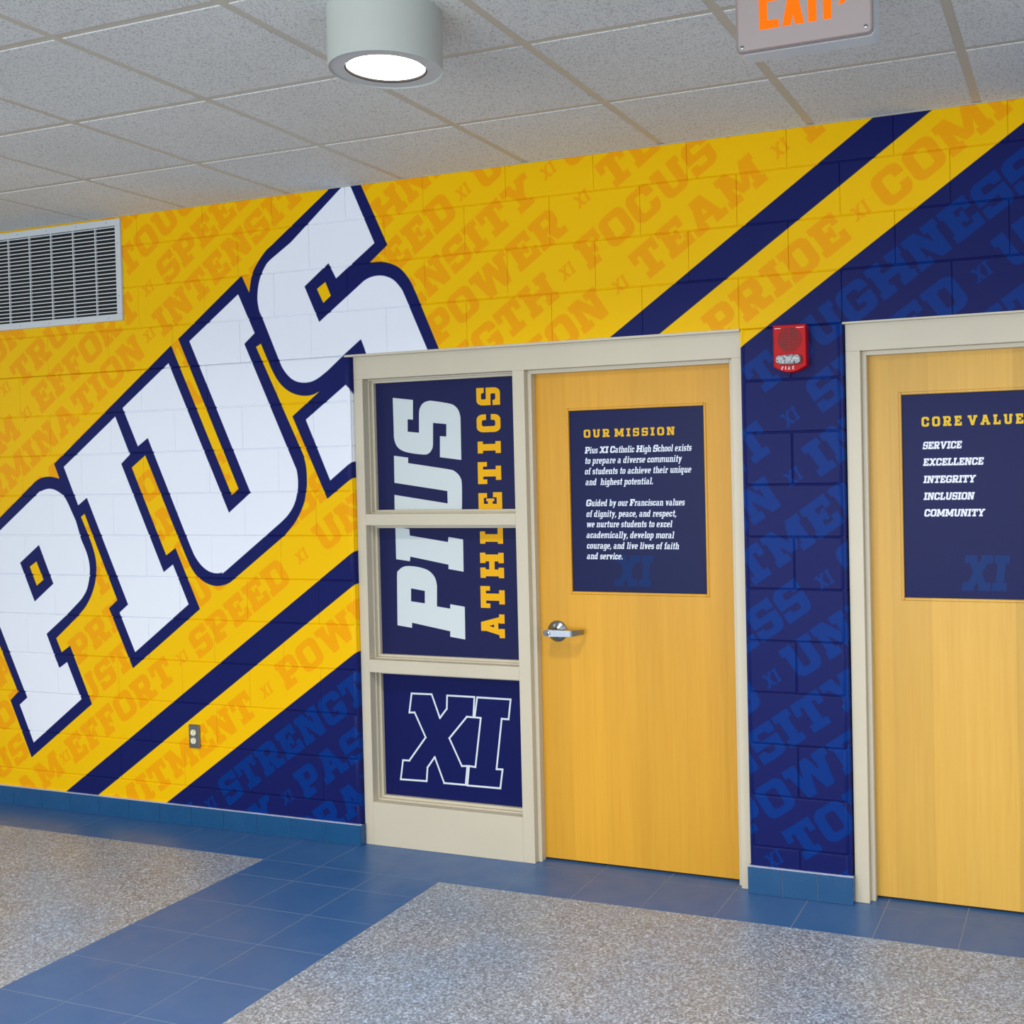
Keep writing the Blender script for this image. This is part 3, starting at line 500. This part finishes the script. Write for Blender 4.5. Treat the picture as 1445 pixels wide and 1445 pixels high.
# ------------------------------------------------------------------ wall of painted blocks
O1, O2 = (-5.5 * CW, -CW), (0.0, 2.5 * CW)            # openings along the wall
JY = .0048                                             # joints lie this far behind the block faces
wb = MB()
for x0, x1, z0, z1 in ((MX0, O1[0] - .003, -.1, Z4), (O1[1] + .003, O2[0] - .003, -.1, Z4), (O2[1] + .003, MX1, -.1, Z4), (MX0, MX1, Z4 + .002, ZC + .02)):
    wb.box(x0, x1, JY, .2, z0, z1)
wall = meshobj('wall_back', wb.v, wb.f, mural_mat, None, [muv(p[0], p[2]) for p in wb.v]); tag(wall, kind='structure')
rnd = random.Random(4)
def block(x0, x1, z0, z1, lr=False, rb=False):
    """one block; lr / rb: bull-nosed left / right end beside an opening"""
    g, bv, R = .0012, .0050, .024
    py = rnd.uniform(-.0006, .0006)
    vd = 1.0 if x0 > O1[1] - .01 and z1 < Z4 + .01 else .45      # upright joints are nearly filled away from the pier
    c = []
    if lr: c += [(x0, .16), (x0, .06)] + [(x0 + R - R * math.cos(a), R - R * math.sin(a)) for a in [math.pi / 2 * k / 6 for k in range(7)]]
    else: c += [(x0 + g * vd, .02), (x0 + g * vd, .003 * vd), (x0 + g * vd + bv * .4 * vd, .0009 * vd), (x0 + g * vd + bv * vd, 0)]
    if rb: c += [(x1 - R + R * math.sin(a), R - R * math.cos(a)) for a in [math.pi / 2 * k / 6 for k in range(7)]] + [(x1, .06), (x1, .16)]
    else: c += [(x1 - g * vd - bv * vd, 0), (x1 - g * vd - bv * .4 * vd, .0009 * vd), (x1 - g * vd, .003 * vd), (x1 - g * vd, .02)]
    rows = [(z0 + g, .0048), (z0 + g + bv * .4, .001), (z0 + g + bv, 0), (z1 - g - bv, 0), (z1 - g - bv * .4, .001), (z1 - g, .0048)]
    n = len(c); v = []; f = []
    for z, d in rows:
        for x, y in c: v.append((x, y + (d if y < .05 else 0) + (py if y < .01 else 0), z))
    for k in range(len(rows) - 1):
        for i in range(n - 1): f.append((k * n + i, k * n + i + 1, (k + 1) * n + i + 1, (k + 1) * n + i))
        f.append(((k + 1) * n, (k + 1) * n + n - 1, k * n + n - 1, k * n))
    f.append(list(range(n - 1, -1, -1))); f.append([(len(rows) - 1) * n + i for i in range(n)])
    o = meshobj('concrete_block', v, f, mural_mat, wall, [muv(p[0], p[2]) for p in v])
    for p in o.data.polygons: p.use_smooth = len(p.vertices) == 4 and p.area < .012
    return o
VENT = (-4.77, -3.548, 2.459, 2.957)
r = -4
while True:                                            # row r lies between course line r (top) and r + 1
    zt = Z4 - CH * (r - 4); zb = zt - CH
    if zt < .02: break
    if zb > ZC: r += 1; continue
    zt2, zb2 = min(zt, ZC + .004), max(zb, ZF)
    off = 0.0 if r % 2 else CW / 2
    xs = [off + CW * k for k in range(-14, 6)]
    for a in xs:
        b = a + CW; a2, b2 = max(a, BX0), min(b, BX1)
        if b2 - a2 < .03: continue
        segs = [(a2, b2, False, False)]
        if zb2 < Z4 - .01:
            for (p, q) in (O1, O2):
                new = []
                for (s, e, l, rr_) in segs:
                    if e <= p + 1e-6:
                        new.append((s, e, l, rr_ or abs(e - p) < 1e-4))
                    elif s >= q - 1e-6: new.append((s, e, l or abs(s - q) < 1e-4, rr_))
                    else:
                        if s < p - .02: new.append((s, p, l, True))
                        if e > q + .02: new.append((q, e, True, rr_))
                segs = new
        for (s, e, l, rr_) in segs: block(s, e, zb2, zt2, l, rr_)
    r += 1

# tiled base: one row of tiles under the mural, a second short run on the pier
basem = MB().box(MX0, O1[0] - .001, -.0105, .003, ZF, .0865).build('baseboard_back', grout); tag(basem, kind='structure')
BP, BT = .1965, -.0135
x = O1[0] + .004
first = True
while x > MX0:
    a = x - (.19 if first else BP)
    piece_b = MB(); piece_b.box(max(a, MX0) + .001, x - .001, BT, -.0100, ZF + .001, .0862, .0008); piece_b.build('base_tile', base_tile, basem)
    x = a; first = False
MB().box(O1[0] - .001, O1[0] + .0055, BT + .002, .030, ZF + .001, .0862, .001).build('base_tile', base_tile, basem)
MB().prism([(MX0, .0866), (O1[0] + .005, .0866), (O1[0] + .003, .0895), (MX0, .0895)], .002, BT + .0015).build('base_cap', cap_mat, basem)
base2 = MB().box(O1[1] + .001, O2[0] - .001, -.0105, .003, ZF, .0985).build('baseboard_right', grout); tag(base2, kind='structure')
for a, b in ((-.412, -.2726), (-.2726, -.135), (-.135, .006)):
    MB().box(a + .001, b - .001, BT, -.0100, ZF + .001, .0985, .0008).build('base_tile', base_tile, base2)
MB().box(O2[0] - .001, O2[0] + .0055, BT + .002, .030, ZF + .001, .0985, .001).build('base_tile', base_tile, base2)
MB().box(O1[1] - .0055, O1[1] + .001, BT + .002, .030, ZF + .001, .0985, .001).build('base_tile', base_tile, base2)
MB().box(-.41, .005, BT + .0015, .002, .0989, .1015).build('base_cap', cap_mat, base2)

# ------------------------------------------------------------------ steel frames
BK = .20
def bar(name, x0, x1, z0, z1, y0=FY, y1=BK, par=None, mat=None, c=.0012):
    return MB().box(x0, x1, y0, y1, z0, z1, c).build(name, mat or frame_mat, par)
tr1 = empty('trim_1', (-1.3, FY, ZF)); tag(tr1, kind='structure')
HB = 2.106
bar('jamb', O1[0] + .001, -2.188, ZF, HB, par=tr1)
bar('jamb', -1.4265, -1.3705, ZF, HB, par=tr1)
bar('jamb', -.4500, O1[1] - .001, ZF, HB, par=tr1)
bar('frame_head', O1[0] + .001, O1[1] - .001, HB, Z4 - .0015, par=tr1)
bar('sill_panel', -2.188, -1.4265, ZF, .188, par=tr1, c=.0008)
bar('cross_rail', -2.188, -1.4265, 1.4460, 1.4965, par=tr1, c=.0010)
bar('cross_rail', -2.188, -1.4265, .7795, .8366, par=tr1, c=.0010)
MB().prism([(-2.262, Z4 - .0055), (O1[1], Z4 - .0055), (O1[1], Z4 + .004), (-2.258, Z4 + .004)], FY + .006, -.001).build('lintel_edge', frame_mat, tr1)
GY = FY + .080                                        # glass line
panes = ((1.4965, HB), (.8366, 1.4460), (.188, .7795))
def stops(x0, x1, z0, z1, par, w=.016, y0=GY - .018, y1=GY + .004, mat=None, nm='glazing_bead'):
    m = mat or frame_mat
    bar(nm, x0, x0 + w, z0, z1, y0, y1, par, m, .0008); bar(nm, x1 - w, x1, z0, z1, y0, y1, par, m, .0008)
    bar(nm, x0 + w, x1 - w, z0, z0 + w, y0, y1, par, m, .0008); bar(nm, x0 + w, x1 - w, z1 - w, z1, y0, y1, par, m, .0008)
    # small step in front of the bead
    bar(nm, x0, x0 + .006, z0, z1, y0 - .020, y0, par, m, .0006); bar(nm, x1 - .006, x1, z0, z1, y0 - .020, y0, par, m, .0006)
    bar(nm, x0 + .006, x1 - .006, z0, z0 + .006, y0 - .020, y0, par, m, .0006); bar(nm, x0 + .006, x1 - .006, z1 - .006, z1, y0 - .020, y0, par, m, .0006)
for z0, z1 in panes: stops(-2.188, -1.4265, z0, z1, tr1)
# door stops of the first frame
DY = FY + .070                                        # door face
def door_stops(x0, x1, par, top=HB):
    for a, b in ((x0, x0 + .018), (x1 - .018, x1)):
        bar('door_stop', a, b, ZF, top, FY + .030, DY - .001, par, None, .0012)
    bar('door_stop', x0 + .018, x1 - .018, top - .016, top, FY + .030, DY - .001, par, None, .0012)
    bar('hinge_rabbet', x0, x0 + .004, ZF, top, DY - .001, BK, par, black, 0)
    bar('hinge_rabbet', x1 - .004, x1, ZF, top, DY - .001, BK, par, black, 0)
door_stops(-1.3705, -.4500, tr1)
bar('head_seal', -1.3665, -.454, HB - .004, HB, DY - .001, BK, tr1, black, 0)
tr2 = empty('trim_2', (.5, FY, ZF)); tag(tr2, kind='structure')
bar('jamb', O2[0] + .0045, .0600, ZF, HB, par=tr2)
bar('jamb', O2[1] - .055, O2[1] - .001, ZF, HB, par=tr2)
bar('frame_head', O2[0] + .0045, O2[1] - .001, HB, Z4 - .0015, par=tr2)
door_stops(.0600, O2[1] - .055, tr2)
bar('head_seal', .064, O2[1] - .059, HB - .004, HB, DY - .001, BK, tr2, black, 0)
MB().prism([(-.0005, Z4 - .004), (O2[1], Z4 - .004), (O2[1], Z4 + .003), (-.0005, Z4 + .003)], FY + .006, -.0005).build('lintel_edge', frame_mat, tr2)

# ------------------------------------------------------------------ side light: glass with printed film
side = Print(-2.19, .18, -1.42, 2.11, 1100, (30, 34, 76))
for p in ART['side_white']: side.fill([p], (197, 207, 210), ART['side_hole'] if p is ART['side_white'][3] else ())
for ch, zb, zt, xl, xr in ART['ath']:
    # reads upwards: letter tops point to the left
    w, so, cu = G2(ch); cap_ = xr - xl
    f = lambda P: [(xr - py * cap_, zb + px / w * (zt - zb)) for px, py in P]
    side.fill([f(p) for p in so], (226, 168, 22), [f(p) for p in cu])
side.fill([rc(-2.19, .18, -1.42, .80)], (18, 25, 80))
for p in ART['xi']: side.line(p, .0085, (205, 214, 220))
side_mat = print_mat('navy_window_film', side.image('side_light_print'), rough=.34, coat=.0, spec=.10)
win = empty('window_1', (-1.807, GY, .188)); tag(win, kind='structure')
for z0, z1 in panes:
    gp = MB().box(-2.186, -1.4285, GY + .0012, GY + .0062, z0 + .003, z1 - .003).build('glass_pane', glass, win)
    v = [(-2.186, GY, z0 + .003), (-1.4285, GY, z0 + .003), (-1.4285, GY, z1 - .003), (-2.186, GY, z1 - .003)]
    v += [(a, GY + .0008, c) for a, b, c in v]
    meshobj('printed_film', v, [(0, 1, 2, 3), (7, 6, 5, 4), (0, 4, 5, 1), (1, 5, 6, 2), (2, 6, 7, 3), (3, 7, 4, 0)], side_mat, gp,
            [((a + 2.19) / .77, (c - .18) / 1.93) for a, b, c in v])
# dark room behind the glass
MB().box(-2.186, -1.4285, GY + .0066, GY + .012, .19, 2.10).build('backing', dark, win)

# ------------------------------------------------------------------ doors
MISSION = [(-1.1308, 1.7447, -.6516, 'Pius XI Catholic High School exists'), (-1.1319, 1.7008, -.695, 'to prepare a diverse community'),
 (-1.133, 1.6558, -.655, 'of students to achieve their unique'), (-1.1309, 1.6101, -.8224, 'and  highest potential.'),
 (-1.1307, 1.521, -.6863, 'Guided by our Franciscan values'), (-1.1303, 1.4752, -.7233, 'of dignity, peace, and respect,'),
 (-1.1306, 1.4315, -.7431, 'we nurture students to excel'), (-1.1317, 1.3855, -.7358, 'academically, develop moral'),
 (-1.1312, 1.3405, -.715, 'courage, and live lives of faith'), (-1.1323, 1.296, -.9664, 'and service.')]
INK = (214, 222, 234)
L1 = (-1.2094, -.5822, 1.1470, 1.9385)
s1 = Print(-1.21, 1.14, -.58, 1.94, 1500, (26, 32, 74))
s1.text('XI', -1.0082, 1.1830, .131, (14, 42, 96), shear=.17, gap=.06, fit=.165)
s1.text('OUR MISSION', -1.1331, 1.8118, .0345, (220, 172, 40), gap=.36, fit=.4106)
for x, z, xr, tx in MISSION: s1.text(tx, x, z, .0285, INK, shear=.20, gap=.03, fit=xr - x)
m1 = print_mat('mission_sheet', s1.image('mission_print'), rough=.34, coat=.0, spec=.10)
L2 = (.1900, .8260, 1.1510, 1.9465)
s2 = Print(.18, 1.14, .83, 1.95, 1500, (20, 27, 78))
s2.text('XI', .4120, 1.1922, .1335, (10, 44, 104), shear=.17, gap=.06, fit=.160)
s2.text('CORE VALUES', .2742, 1.8121, .0375, (226, 186, 40), gap=.36, fit=.4056)
for x, z, xr, tx in ((.2765, 1.7267, .4252, 'SERVICE'), (.2768, 1.6635, .5029, 'EXCELLENCE'), (.2765, 1.5980, .4729, 'INTEGRITY'), (.2768, 1.5340, .4672, 'INCLUSION'), (.2774, 1.4710, .5038, 'COMMUNITY')):
    s2.text(tx, x, z, .0285, (226, 230, 240), shear=.20, gap=.04, fit=xr - x - .006)
m2 = print_mat('values_sheet', s2.image('values_print'), rough=.34, coat=.0, spec=.10)
def door(name, x0, x1, lite, wmat, pm, P, handle_x):
    d = empty(name, ((x0 + x1) / 2, DY, ZF)); tag(d, kind='structure')
    a, b, c, e = lite; zt, zb = HB - .005, ZF + .009
    m = MB()   # leaf with a cut-out for the light
    O = [(x0, zb), (x1, zb), (x1, zt), (x0, zt)]; I = [(a, c), (b, c), (b, e), (a, e)]
    for y in (DY, DY + .044):
        base = len(m.v); m.v += [(px, y, pz) for px, pz in O + I]
        m.f += [[base + i, base + (i + 1) % 4, base + 4 + (i + 1) % 4, base + 4 + i] for i in range(4)]
    m.f += [[i, (i + 1) % 4, 8 + (i + 1) % 4, 8 + i] for i in range(4)] + [[4 + i, 4 + (i + 1) % 4, 12 + (i + 1) % 4, 12 + i] for i in range(4)]
    m.build('door_leaf', wmat, d)
    w = .011
    for q in ((a, a + w, c, e), (b - w, b, c, e), (a + w, b - w, c, c + w), (a + w, b - w, e - w, e)):
        bar('lite_molding', q[0], q[1], q[2], q[3], DY - .0035, DY + .018, d, wmat, .0025)
    gp = MB().box(a + .002, b - .002, DY + .0095, DY + .0145, c + .002, e - .002).build('glass_pane', glass, d)
    y = DY + .0088
    v = [(a + w - .003, y, c + w - .003), (b - w + .003, y, c + w - .003), (b - w + .003, y, e - w + .003), (a + w - .003, y, e - w + .003)]
    v += [(p, y + .0006, r_) for p, q_, r_ in v]
    meshobj('printed_sheet', v, [(0, 1, 2, 3), (7, 6, 5, 4), (0, 4, 5, 1), (1, 5, 6, 2), (2, 6, 7, 3), (3, 7, 4, 0)], pm, gp,
            [((p - P.x0) / (P.x1 - P.x0), (r_ - P.z0) / (P.z1 - P.z0)) for p, q_, r_ in v])
    MB().box(a + .002, b - .002, DY + .0150, DY + .02, c + .002, e - .002).build('backing', dark, d)
    return d
d1 = door('door_1', -1.3655, -.4545, L1, wood1, m1, s1, None)
d2 = door('door_2', .0645, O2[1] - .0595, L2, wood2, m2, s2, None)
bar('threshold_gap', -1.3665, -.454, ZF, ZF + .006, DY + .01, BK, tr1, black, 0)
bar('threshold_gap', .064, O2[1] - .059, ZF, ZF + .006, DY + .01, BK, tr2, black, 0)
# lever set on door_1
hx, hz = -1.272, .9862
ro = MB().lathe([(.0455, 0), (.0455, -.004), (.043, -.008), (.030, -.014), (.018, -.022), (.0165, -.050)], (hx, DY, hz), 'y', 40).build('door_handle', chrome, d1, True)
lv = MB()
sec = [(-.026, .058, .090, .008), (-.014, .056, .092, .0130), (.0, .055, .093, .0142), (.035, .057, .0905, .0135), (.070, .060, .088, .0130), (.098, .060, .086, .0128), (.104, .056, .083, .0124), (.118, .040, .060, .0112), (.130, .024, .036, .010)]
v = []
for dx, y0, y1, hh in sec: v += [(hx + dx, DY - y1, hz + .003 - hh), (hx + dx, DY - y1, hz + .003 + hh), (hx + dx + (.004 if dx > .1 else 0), DY - y0, hz + .003 + hh), (hx + dx + (.004 if dx > .1 else 0), DY - y0, hz + .003 - hh)]
f = []
for k in range(len(sec) - 1):
    for i in range(4): f.append((k * 4 + i, k * 4 + (i + 1) % 4, (k + 1) * 4 + (i + 1) % 4, (k + 1) * 4 + i))
f += [(0, 1, 2, 3), tuple((len(sec) - 1) * 4 + i for i in (3, 2, 1, 0))]
meshobj('lever', v, f, chrome, ro)
kc = MB().lathe([(.0085, 0), (.0085, -.004), (.0065, -.005)], (hx, DY - .093, hz + .004), 'y', 20).build('key_cylinder', chrome, ro, True)
MB().box(hx - .0008, hx + .0008, DY - .0988, DY - .0975, hz - .001, hz + .009).build('keyhole', dark, ro)

# ------------------------------------------------------------------ ceiling
ceil = MB().box(MX0, MX1, -9.5, 0.0, ZC + .03, ZC + .09).build('ceiling', ctile); tag(ceil, kind='structure')
GX = [-3.7615 + .6096 * i for i in range(-7, 13)]
GYR = [0.0] + [-.5764 - .6096 * j for j in range(0, 13)]
BW, DR = .030, .0022
for i in range(len(GX) - 1):
    for j in range(len(GYR) - 1):
        x0, x1, y0, y1 = GX[i] + BW / 2, GX[i + 1] - BW / 2, GYR[j + 1] + BW / 2, GYR[j] - (BW / 2 if j else .001)
        c = .0018
        v = [(x0, y0, ZC + .03), (x1, y0, ZC + .03), (x1, y1, ZC + .03), (x0, y1, ZC + .03), (x0, y0, ZC + c), (x1, y0, ZC + c), (x1, y1, ZC + c), (x0, y1, ZC + c),
             (x0 + c, y0 + c, ZC), (x1 - c, y0 + c, ZC), (x1 - c, y1 - c, ZC), (x0 + c, y1 - c, ZC)]
        f = [(0, 1, 2, 3)] + [(a, (a + 1) % 4, (a + 1) % 4 + 4, a + 4) for a in range(4)] + [(a + 4, (a + 1) % 4 + 4, (a + 1) % 4 + 8, a + 8) for a in range(4)] + [(11, 10, 9, 8)]
        meshobj('ceiling_tile', v, f, ctile, ceil)
for gx in GX: MB().box(gx - BW / 2 - .004, gx + BW / 2 + .004, GYR[-1], 0, ZC + DR, ZC + DR + .012).build('grid_runner', tbar, ceil)
for j, gy in enumerate(GYR[1:]):
    MB().box(GX[0], GX[-1], gy - BW / 2 - .004, gy + BW / 2 + .004, ZC + DR + .0005, ZC + DR + .012).build('grid_cross_tee', tbar, ceil)
MB().box(MX0, MX1, -.010, -.0005, ZC - .003, ZC - .0004).build('wall_angle', tbar, ceil)

# ------------------------------------------------------------------ surface downlight
LC = (-.956, -1.560); LZ = 2.808
t = empty('ceiling_light', (LC[0], LC[1], ZC)); tag(t, 'round white drum ceiling light with glowing lens, left of the exit sign', 'ceiling light')
MB().lathe([(.158, ZC + .001), (.158, LZ + .002), (.1565, LZ), (.1535, LZ + .0015), (.1535, LZ + .012)], (LC[0], LC[1], 0), 'z', 72, False).build('drum', lamp_paint, t, True)
MB().lathe([(.1535, LZ + .004), (.113, LZ + .004), (.112, LZ + .010), (.111, LZ + .03)], (LC[0], LC[1], 0), 'z', 72, False).build('trim_ring', lamp_ring, t, True)
lens = Mat('lamp_lens', rough=.4); lens.b.inputs['Emission Color'].default_value = (1, .93, .80, 1); lens.b.inputs['Emission Strength'].default_value = 6.0
MB().lathe([(.1095, LZ + .010), (.1095, LZ + .013)], (LC[0], LC[1], 0), 'z', 64).build('lens', lens.m, t)
MB().lathe([(.113, LZ + .0035), (.1095, LZ + .0045), (.1090, LZ + .010)], (LC[0], LC[1], 0), 'z', 64, False).build('gasket', black, t)

# ------------------------------------------------------------------ exit sign
t = empty('exit_sign', (.23, -1.50, ZC)); tag(t, 'brushed metal EXIT sign with glowing orange letters and right arrow, hung from ceiling', 'exit sign')
SX0, SX1, SZ0, SZ1, SY = .062, .3985, 2.7030, 2.9400, -1.550
hb = rr(SX0 + .002, SZ0 - .004, SX1 + .004, SZ1, .014, 4)
MB().prism(hb, SY + .064, SY + .012, .003, .003).build('housing', white_metal, t, True)
MB().prism(rr(SX0, SZ0, SX1, SZ1, .012, 4), SY + .012, SY, .005, .005).build('face_plate', steel, t, True)
MB().box(.13, .33, SY + .016, SY + .056, SZ1 - .001, ZC - .0002, .003).build('canopy', white_metal, t)
em = Mat('exit_glow', srgb(90, 14, 0), .6, spec=.1); em.b.inputs['Emission Color'].default_value = (1.0, .14, .002, 1); em.b.inputs['Emission Strength'].default_value = 1.25
K = .1524; zl = 2.7530; q = .0205; LY = SY - .0008
def sh(P): return [(x_, z_) for x_, z_ in P]
letters = {'E': [rc(.1210, zl, .1210 + q, zl + K), rc(.1210, zl, .1700, zl + q), rc(.1210, zl + K - q, .1700, zl + K), rc(.1210, zl + K / 2 - q / 2, .1660, zl + K / 2 + q / 2)],
 'X': [[(.1785, zl), (.2005, zl), (.2335, zl + K), (.2115, zl + K)], [(.2115, zl), (.2335, zl), (.2005, zl + K), (.1785, zl + K)]],
 'I': [rc(.2435, zl, .2435 + q, zl + K)],
 'T': [rc(.2895 - q / 2 + .001, zl, .2895 + q / 2 + .001, zl + K), rc(.268, zl + K - q, .312, zl + K)]}
for ch, ps in letters.items():
    m = MB()
    for k_, p in enumerate(ps): m.prism(p, SY + .001, LY - k_ * .00005)
    m.build('letter_' + ch.lower(), em.m, t)
m = MB(); az = zl + .076
m.prism([(.316, az - .045), (.330, az - .045), (.362, az), (.348, az)], SY + .001, LY); m.prism([(.348, az), (.362, az), (.330, az + .045), (.316, az + .045)], SY + .001, LY - .0001)
m.build('arrow', em.m, t)
for x_, z_ in ((SX0 + .014, SZ0 + .014), (SX1 - .016, SZ0 + .018), (SX0 + .014, SZ1 - .016), (SX1 - .016, SZ1 - .016)):
    MB().lathe([(.0050, 0), (.0046, -.0022), (.0028, -.0030)], (x_, SY, z_), 'y', 16).build('screw', chrome, t, True)

# ------------------------------------------------------------------ fire alarm
t = empty('fire_alarm', (-.198, 0, 2.03)); tag(t, 'red fire alarm with round speaker grille and clear strobe, on navy wall between the doors', 'fire alarm')
FX0, FX1 = -.2590, -.1310
body = [(FX0, 2.2145)] + [(FX0, 2.0555)] + [(FX0 + (FX1 - FX0) * k / 10, 2.0555 - .0235 * math.sin(math.pi * k / 10) + .0) for k in range(1, 10)] + [(FX1, 2.0555), (FX1, 2.2120)]
MB().prism(body, -.0002, -.040, .003, .003).build('case', red, t, True)
for a, b in ((FX0 + .006, FX0 + .030), (FX1 - .038, FX1 - .008)): MB().box(a, b, -.0408, -.0395, 2.2005, 2.2025).build('painted_highlight', ink_glint_white, t)  # glint near the top of the case, painted on as thin white strips
gx_, gz_, gr = -.1955, 2.1575, .0475
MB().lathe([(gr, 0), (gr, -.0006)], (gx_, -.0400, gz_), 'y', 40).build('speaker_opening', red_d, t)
m = MB()
for k in range(13):
    zz = gz_ - gr + gr * 2 * (k + .5) / 13; hw = math.sqrt(max(0, gr ** 2 - (zz - gz_) ** 2))
    m.box(gx_ - hw, gx_ + hw, -.0425, -.0405, zz - .0013, zz + .0013)
m.box(gx_ - .0018, gx_ + .0018, -.0428, -.0405, gz_ - gr, gz_ + gr)
m.build('speaker_grille', red, t)
st_m = Mat('strobe_lens', srgb(196, 200, 206), .12); st_m.b.inputs['Transmission Weight'].default_value = .35
vv = st_m.n('ShaderNodeTexVoronoi'); vv.inputs['Scale'].default_value = 160; st_m.l(st_m.coords('World'), vv.inputs['Vector'])
st_m.base(st_m.ramp(vv.outputs['Color'], [(.1, srgb(90, 88, 92)), (.4, srgb(190, 196, 204)), (.8, srgb(250, 250, 252))])); st_m.bump(vv.outputs['Distance'], .8, .004)
ln = [(-.2480, 2.0800), (-.246, 2.0700), (-.236, 2.0640), (-.197, 2.0610), (-.158, 2.0630), (-.1500, 2.0690), (-.1480, 2.0790), (-.1490, 2.0925), (-.158, 2.0975), (-.197, 2.1005), (-.237, 2.0975), (-.2465, 2.0925)]
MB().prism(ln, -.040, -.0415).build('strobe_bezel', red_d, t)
ln2 = [(-.197 + (x_ + .197) * .95, 2.0810 + (z_ - 2.0810) * .90) for x_, z_ in ln]
MB().prism(ln2, -.0415, -.0530, .006, .006).build('strobe', st_m.m, t)
m = MB(); x0_ = -.2290
def sans(ch, x, z, h):
    w, s_ = h * .62, h * .24
    if ch == 'I': return [rc(x, z, x + s_, z + h)], s_
    o = [rc(x, z, x + s_, z + h)]
    if ch in 'FE': o += [rc(x, z + h - s_, x + w, z + h), rc(x, z + h * .42, x + w * .85, z + h * .42 + s_)]
    if ch == 'E': o += [rc(x, z, x + w, z + s_)]
    if ch == 'R': o += [rc(x, z + h - s_, x + w, z + h), rc(x, z + h * .40, x + w, z + h * .40 + s_), rc(x + w - s_, z + h * .4, x + w, z + h), [(x + w * .35, z + h * .42), (x + w * .68, z + h * .42), (x + w * 1.05, z), (x + w * .72, z)]]
    return o, w
for ch in 'FIRE':
    ps, w_ = sans(ch, x0_, 2.0430, .0130)
    for p in ps: m.prism(p, -.0400, -.0407)
    x0_ += w_ + .0070 + (.001 if ch == 'I' else 0)
m.build('fire_lettering', ink_glint_white, t)
MB().lathe([(.003, 0), (.003, -.006)], (-.197, -.03, 2.0265), 'y', 12).build('test_jack', black, t)

# ------------------------------------------------------------------ outlet
t = empty('wall_outlet', (-3.181, 0, .372)); tag(t, 'grey steel duplex outlet plate with ivory sockets, low on the gold wall', 'outlet')
PX0, PX1, PZ0, PZ1, PY = -3.2125, -3.1480, .3720, .4855, -.010
MB().box(PX0, PX1, PY, .003, PZ0, PZ1, .003).build('cover_plate', dsteel, t)
for zc_ in (.4485, .4090):
    sk = [( -3.1815 + .0155 * math.cos(a), zc_ + max(-.0135, min(.0135, .0165 * math.sin(a)))) for a in [2 * math.pi * k / 24 for k in range(24)]]
    so = MB().prism(sk, PY, PY - .0022, .001, .001).build('socket', ivory, t)
    MB().box(-3.1880, -3.1866, PY - .0026, PY - .0020, zc_ + .001, zc_ + .0085).build('slot', dark, so)
    MB().box(-3.1770, -3.1752, PY - .0026, PY - .0020, zc_ + .000, zc_ + .0095).build('slot', dark, so)
    MB().lathe([(.0024, 0), (.0024, -.0004)], (-3.1815, PY - .0021, zc_ - .0065), 'y', 12).build('ground_hole', dark, so)
MB().lathe([(.003, 0), (.0028, -.0012)], (-3.1815, PY, .4288), 'y', 14).build('screw', steel, t)

# ------------------------------------------------------------------ return-air grille
t = empty('air_vent', ((VENT[0] + VENT[1]) / 2, 0, VENT[2])); tag(t, 'white metal return air grille with horizontal slats at the wall top', 'air vent')
X0, X1, Z0, Z1 = VENT; BR = .033; VY = -.013
MB().box(X0 + .01, X1 - .01, -.0012, -.0004, Z0 + .01, Z1 - .01).build('duct_opening', dark, t)
fr = MB()
for q_ in ((X0, X1, Z0, Z0 + BR), (X0, X1, Z1 - BR, Z1), (X0, X0 + BR, Z0 + BR, Z1 - BR), (X1 - BR, X1, Z0 + BR, Z1 - BR)): fr.box(q_[0], q_[1], VY, .0005, q_[2], q_[3], .0015)
fr.build('vent_frame', white_metal, t)
NS = 23; zi0, zi1 = Z0 + BR, Z1 - BR; xi0, xi1 = X0 + BR, X1 - BR; ph = (zi1 - zi0) / NS
sl0 = None
for k in range(NS):
    zc_ = zi0 + ph * (k + .62)
    if sl0 is None:
        v = [(xi0, VY + .0005, zc_ - .0026), (xi1, VY + .0005, zc_ - .0026), (xi1, VY + .0005, zc_ + .0026), (xi0, VY + .0005, zc_ + .0026), (xi0, VY + .010, zc_ + .0000), (xi1, VY + .010, zc_ + .0000), (xi1, VY + .010, zc_ + .0022), (xi0, VY + .010, zc_ + .0022)]
        sl0 = meshobj('slat', v, [(0, 1, 2, 3), (7, 6, 5, 4), (0, 4, 5, 1), (1, 5, 6, 2), (2, 6, 7, 3), (3, 7, 4, 0)], white_metal, t); base_loc = sl0.location.copy()
    else: copyobj(sl0, t, base_loc + Vector((0, 0, ph * k)))
for k in range(7):
    x_ = -3.7122 - .148 * k + .0
    if x_ > xi0 + .02: MB().box(x_ - .0028, x_ + .0028, VY + .0020, VY + .0115, zi0, zi1).build('stay_bar', white_metal, t)
for k in range(7):
    for z_ in (Z0 + .016, Z1 - .016):
        x_ = X1 - .085 - .20 * k
        if x_ > X0 + .02: MB().lathe([(.0028, 0), (.0025, -.0010)], (x_, VY, z_), 'y', 10).build('screw', dsteel, t)
for z_ in (Z0 + .12, Z1 - .12): MB().lathe([(.0028, 0), (.0025, -.0010)], (X1 - .016, VY, z_), 'y', 10).build('screw', dsteel, t)
